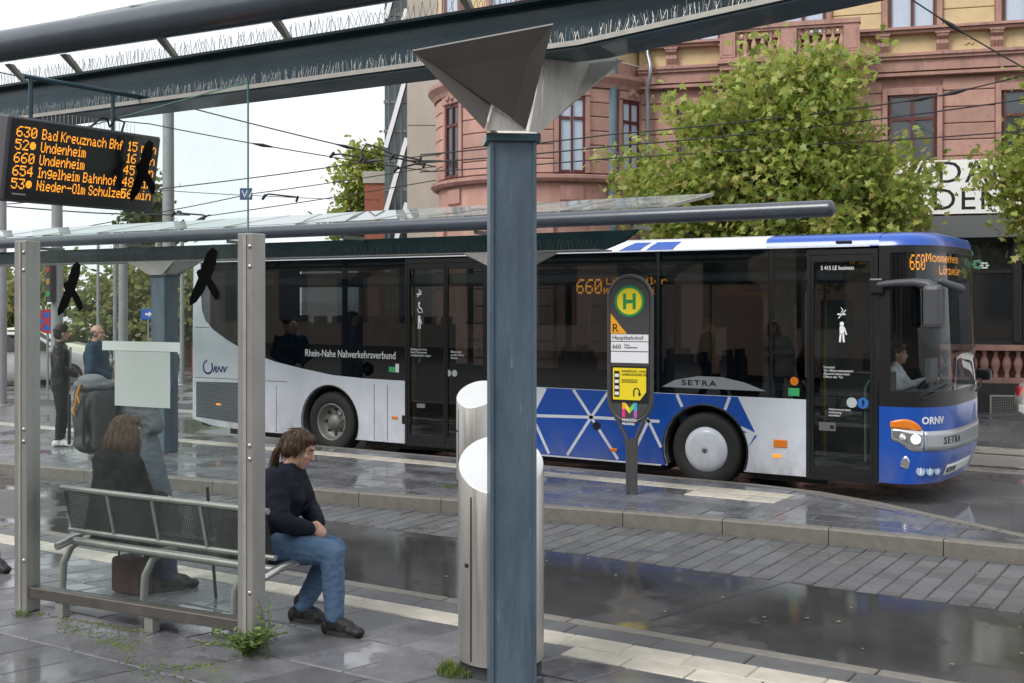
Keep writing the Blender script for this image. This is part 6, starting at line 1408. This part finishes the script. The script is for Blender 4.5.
q_ = P(4,0,29.5); car((q_.x, q_.y, ROAD-.01), R(75), 'white hatchback parked at the far left in front of the trees', M_cw_)
q_ = P(30,0,34); car((q_.x, q_.y, ROAD-.01), R(40), 'cream car parked behind the white hatchback at the far left', M_cs_)
car((-1.16, 21.2, ROAD-.01), R(18), 'white car cut off by the right edge of the picture', M_cw_)

# ============================================================ poles, signals, signs, wires
M_pole = mat('pole_grey', (.30,.31,.32), .5, .4, .15, 4); M_lamp = mat('lamp_pole_blue_grey', (.14,.19,.23), .45, .2, .15, 4)
def pole(loc, h, r_, label, m=M_pole, name='pole', top=None, rt=None):
    t = thing(name, loc, 0, label, 'pole'); b = MB(); b.tube([(0,0,0),(0,0,h*.5),(0,0,h)], [r_,r_*.92,(rt or r_*.85)], 12); b.build('shaft', m, t)
    b = MB(); b.lathe([(0,.02),(r_*1.9,.02),(r_*1.9,0)], (0,0,0), 12); b.build('base_plate', m, t); return t
G = ROAD-.01
lp = pole((-11.14, 21.36, ROAD), 9.2, .13, 'thick grey blue lamp pole in front of the round tower', M_lamp, 'lamp_pole')
p_ = pole((-31.4, 27.5, G), 9.4, .22, 'thick grey mast rising above the left canopy roof', name='mast')
def pxpole(x, d, h, r_, lab): 
    r0 = (x-512)/1170*d; return pole((r0*.844-d*.536, r0*.536+d*.844, G), h, r_, lab)
pxpole(115, 27, 3.9, .05, 'thin white pole between the waiting people and the notice'); pxpole(123, 29, 3.9, .12, 'wider pale pole just right of the thin one')
pxpole(158, 30, 4.1, .09, 'pale pole seen left of the far canopy column'); pxpole(182, 31, 3.8, .06, 'pale pole close to the bus rear edge'); pxpole(98, 33, 4.3, .045, 'slim green lamp pole behind the bald person')
pxpole(2, 25, 6.5, .10, 'grey pole at the very left edge of the picture')
q_ = P(57,0,27); tl_ = pole((q_.x, q_.y, G), 5.2, .14, 'pale signal pole behind the black jacketed person carrying a small traffic light'); b = MB()
M_sig = mat('signal_black', (.012,.012,.012), .5)
b.box(-.05,.15,-.28,-.12,2.2,3.1,.03); sgb = b.build('signal_head', M_sig, tl_)
for k, c in enumerate(((.25,.01,.01),(.3,.15,.01),(.01,.2,.05))):
    b = MB(); b.lathe([(0,-.29),(.07,-.29),(.075,-.28)], (.05,0,2.95-k*.28), 14, 'y'); b.build('signal_lens', mat('lens_%d' % k, c, .3), sgb)
q_ = P(47,0,27.5); ns = thing('no_stopping_sign', (q_.x, q_.y, G), R(30), 'round blue and red no stopping sign on a thin post', 'traffic sign')
b = MB(); b.tube([(0,0.03,0),(0,.03,2.0)], .03, 8); b.build('post', M_pole, ns)
b = MB(); b.lathe([(0,-.02),(.28,-.02),(.28,0),(0,0)], (0,0,1.75), 28, 'y'); b.build('disc', mat('sign_red', (.45,.02,.02), .4), ns)
b = MB(); b.lathe([(0,-.024),(.215,-.024),(.215,-.0205)], (0,0,1.75), 28, 'y'); b.build('disc_face', mat('sign_blue', (.02,.10,.40), .4), ns)
for s_ in (-1, 1): b = MB(); b.obox((0,-.027,1.75), V((.7,0,.7*s_)), .215, (0,1,0), .002+(.0006 if s_ > 0 else 0), V((-.7*s_,0,.7)), .035); b.build('cross_bar', MATS['sign_red'], ns)
q_ = P(148,0,33); bs = thing('direction_sign', (q_.x, q_.y, G), R(30), 'small blue sign on a thin post beyond the platform', 'traffic sign')
b = MB(); b.tube([(0,.02,0),(0,.02,2.05)], .025, 8); b.build('post', M_pole, bs); b = MB(); b.box(-.2,.2,-.01,.005,1.7,2.0,.004); b.build('board', MATS['sign_blue'], bs); b = MB(); b.prism([(-.08,1.82),(.02,1.82),(.02,1.77),(.12,1.85),(.02,1.93),(.02,1.88),(-.08,1.88)], (-.014,-.0105), 'y'); b.build('arrow', M_white, bs)
def wire(pts, label, r_=.012, fit=()):
    P_ = [P(*q) for q in pts]; b = MB(); n_ = 10; L = []
    for a, c in zip(P_, P_[1:]):
        for k in range(n_): f = k/n_; L.append(a.lerp(c, f)-V((0,0,.06*4*f*(1-f)*(c-a).length/12)))
    L.append(P_[-1]); o_ = thing('overhead_wire', L[0], 0, label, 'wire', 'tram wires'); b.tube(L, r_, 5); b.build('cable', mat('wire_dark', (.02,.02,.022), .5), o_, True)
    for f in fit:
        q = L[int(f*(len(L)-1))]; q2 = L[min(len(L)-1, int(f*(len(L)-1))+1)]; d = (q2-q).normalized(); b = MB(); b.cone(q-d*.22, .015, q, .04, 8); b.cone(q, .04, q+d*.22, .015, 8); b.build('insulator', MATS['wire_dark'], o_, True)
wire([(-60,60,24),(194,109,24),(440,168,26)], 'upper wire falling from top left to the tower', .014, (.82,))
wire([(-60,100,24),(150,124,24),(332,157,26),(437,172,28)], 'second wire falling from left past the insulator', .012, (.55,))
wire([(-30,207,26),(159,189,26),(373,161,26),(560,140,24)], 'wire rising from lower left towards the tower', .013, (.3,.68))
wire([(-20,245,28),(172,210,28),(250,194,28),(437,166,28)], 'wire with the small blue plate hanging on it', .012)
wire([(150,240,28),(207,216,28),(437,180,28),(480,175,28)], 'lowest rising wire left of the tower', .012, (.3,))
wire([(20,196,30),(159,190,28),(263,196,28),(380,200,30)], 'short slack wire crossing near the blue plate', .009)
wire([(420,155,19),(615,134,19),(830,112,18.3),(943,95,18.2),(1060,66,18)], 'wire crossing the tree and running up to the right', .012, (.72,.78))
wire([(420,163,19),(615,146,19),(820,126,18.3),(1060,94,18)], 'middle wire crossing the plane tree', .012)
wire([(420,172,19),(615,158,19),(820,144,18.3),(1060,128,18)], 'lower wire crossing the plane tree', .011)
wire([(900,-8,17.8),(965,34,17.8),(1060,88,17.8)], 'diagonal wire in the top right corner', .013, (.4,))
wire([(-40,202,33),(95,213,33),(190,215,33)], 'horizontal wire low above the left canopy roof', .02)
wp = thing('wire_plate', P(246,194,27.8), R(28), 'small blue square plate with white W hanging on the wires', 'sign')
b = MB(); b.box(-.15,.15,-.012,.012,-.14,.14,.004); b.build('plate', mat('plate_navy', (.03,.07,.18), .4), wp); text('lettering', 'W', .26, M_white, wp, frame((-.105,-.014,-.09), (1,0,0), (0,0,1)))
def fitting(pts, lab):
    o_ = thing('wire_fitting', P(*pts[0]), 0, lab, 'wire fitting', 'wire fittings'); b = MB(); L = [P(*q) for q in pts]; b.tube(L, .022, 6); b.cone(L[0]-V((.04,0,.04)), .035, L[0]+V((.04,0,.04)), .035, 8); b.cone(L[-1]-V((.02,0,.05)), .03, L[-1]+V((.02,0,.05)), .03, 8); b.build('arm', MATS['wire_dark'], o_, True)
fitting([(332,155,26),(340,154,26),(364,158,26),(365,161,26)], 'dark arm holding the wire below the upper insulator'); fitting([(264,197,28),(268,194,28),(296,197,28),(297,199,28)], 'short dark arm at the right of the glass edge'); fitting([(173,214,28),(178,213,28),(203,215,28),(204,218,28)], 'dark arm on the lowest wire above the canopy')
fitting([(361,160,25),(362,150,25),(367,144,25),(376,147,25),(392,154,25),(420,160,25)], 'curved dark arm bending over near the office block'); fitting([(392,157,25),(410,161,25),(440,161,25),(470,163,25)], 'dark cable bundle in front of the concrete wall'); fitting([(396,169,25),(415,164,25),(424,165,25)], 'small dark bracket below the cable bundle')

# ============================================================ weeds, moss, litter leaves
L_weed = leafmat('weed_leaf', [(.05,.10,.03),(.10,.18,.05),(.16,.26,.05),(.22,.30,.06)], .3)
def weed(loc, label, n, h, spread, seed, ls=.035):
    rn = random.Random(seed); t = thing('weed', loc, 0, label, 'plant'); st_ = MB(); lf = MB()
    for k in range(n):
        a = rn.uniform(0,6.28); q = rn.random()**.6*spread; hh = h*rn.uniform(.4,1); p0 = V((rn.uniform(-.03,.03), rn.uniform(-.03,.03), 0)); p2 = V((q*math.cos(a), q*math.sin(a), hh)); p1 = p0.lerp(p2, .5)+V((0,0,hh*.25)); st_.tube([p0,p1,p2], [.003,.0025,.0015], 4, False)
        for j in range(9):
            f = .25+.75*j/8; c = p0.lerp(p1, f*2) if f < .5 else p1.lerp(p2, f*2-1); u = V((rn.gauss(0,1), rn.gauss(0,1), rn.uniform(0,.8))).normalized(); nr = V((rn.gauss(0,.5), rn.gauss(0,.5), 1)).normalized(); sd_ = u.cross(nr).normalized(); s_ = ls*rn.uniform(.6,1.3)
            lf.add([c, c+u*s_*.5+sd_*s_*.3, c+u*s_*1.2-nr*s_*.2, c+u*s_*.5-sd_*s_*.3], [(0,1,2),(0,2,3)])
    st_.build('stem', mat('weed_stem', (.10,.12,.04), .8), t); lf.build('leaves', L_weed, t, fixn=False)
weed((-5.02, 5.00, 0), 'bushy green weed growing at the foot of the right steel post', 60, .16, .22, 5); weed((-4.90, 5.03, 0), 'tall dry weed stalks beside the right steel post', 7, .40, .08, 6, .03)
def tuft(loc, lab, n, h, r_, seed):
    rn = random.Random(seed); b = MB()
    for k in range(n):
        a = rn.uniform(0,6.28); q = r_*rn.random()**.5; p = V((q*math.cos(a), q*math.sin(a), 0)); ln = h*rn.uniform(.5,1.1); d = V((rn.gauss(0,.35), rn.gauss(0,.35), 1)).normalized(); e = p+d*ln; m_ = p.lerp(e, .55); s_ = V((-math.sin(a*3), math.cos(a*3), 0))*.0028; b.add([p-s_, p+s_, m_+s_*.8, m_-s_*.8, e+V((d.x*ln*.25, d.y*ln*.25, -.01))], [(0,1,2,3),(3,2,4)])
    o = b.build('grass_tuft', leafmat('grass_blade_%d' % seed, [(.06,.11,.02),(.12,.19,.03),(.20,.24,.05)], .3), fixn=False); o.location = loc; tag(o, lab, 'grass')
tuft((-3.80, 5.42, 0), 'green grass tuft at the foot of the foreground litter bin', 420, .07, .13, 3); tuft((-7.62, 10.72, 0), 'small grass patch beside the bin on the island platform', 120, .04, .12, 8)
tuft((-6.92, 4.83, 0), 'tiny grass tuft at the foot of the left steel post', 60, .05, .06, 11)
# moss in the slab joints under the glass: small cushions and blades, nobody could count them
rn = random.Random(12); b = MB()
for k in range(1700):
    f = rn.random(); line = rn.choice((0,1,2,3)); x = -6.9+1.9*f; y = 4.93+.18*f-.02
    if line == 1: y -= .16+.05*rn.gauss(0,1)
    if line == 2: x = -6.0+1.1*f; y = 4.72+.04*rn.gauss(0,1)
    if line == 3: x = -5.6+.8*f; y = 4.60+.10*rn.gauss(0,1)
    if noise.noise(V((x*2.2, y*2.2, 3))) < -.12: continue
    r_ = rn.uniform(.002,.008); b.ell((x+rn.gauss(0,.02), y+rn.gauss(0,.015), 0), (r_*1.4, r_, r_*.35), 6, 4)
struct(b.build('moss', M_moss), 'stuff')
b = MB()
for k in range(260):
    x, y = rn.uniform(-36,-31), rn.uniform(15.0,18.3)
for k in range(5200):
    x = rn.uniform(-58,-30.5); f = (x+60)/29; y0 = 13+5.6*max(0,min(1,f)); y = y0+rn.uniform(.05,3.2); h_ = rn.uniform(.06,.22); a = rn.uniform(0,3.14); s_ = V((math.cos(a), math.sin(a), 0))*.02; p = V((x,y,ROAD+.07)); b.add([p-s_, p+s_, p+V((rn.gauss(0,.05), rn.gauss(0,.05), h_))], [(0,1,2)])
struct(b.build('verge_grass', leafmat('verge_grass', [(.05,.09,.02),(.10,.15,.03),(.14,.17,.04)], .3), fixn=False), 'stuff')
M_fall = leafmat('fallen_leaf', [(.30,.24,.06),(.40,.33,.14),(.22,.17,.06),(.5,.46,.3)], .1)
for k in range(26):
    x, y = rn.uniform(-6.5,-.2), rn.uniform(6.9,10.2)
    if y > kf(x)-.15: continue
    s_ = rn.uniform(.02,.045); o = MB(); o.add([(0,0,.012)]+[(px_*s_, py_*s_, .004+abs(px_)*.012) for px_, py_ in leaf_shape('plane')], [(0, 1+j, 1+(j+1) % 12) for j in range(12)]); q = o.build('fallen_leaf', M_fall, fixn=False); q.location = (x, y, ROAD+.0); q.rotation_euler = (rn.uniform(-.15,.15), rn.uniform(-.15,.15), rn.uniform(0,6)); tag(q, 'small fallen leaf lying on the wet lane or block paving', 'leaf', 'fallen leaves on the road')

# flat faces for discs, stickers and lamps: their rims are sharp
for o in bpy.data.objects:
    if o.type == 'MESH' and o.name.split('.')[0] in ('round_sticker', 'window_sticker', 'filler_flap', 'disc', 'disc_face', 'disc_green', 'disc_yellow', 'signal_lens', 'lock', 'pictogram', 'door_gap'):
        o.data.polygons.foreach_set('use_smooth', [False]*len(o.data.polygons)); o.data.update()
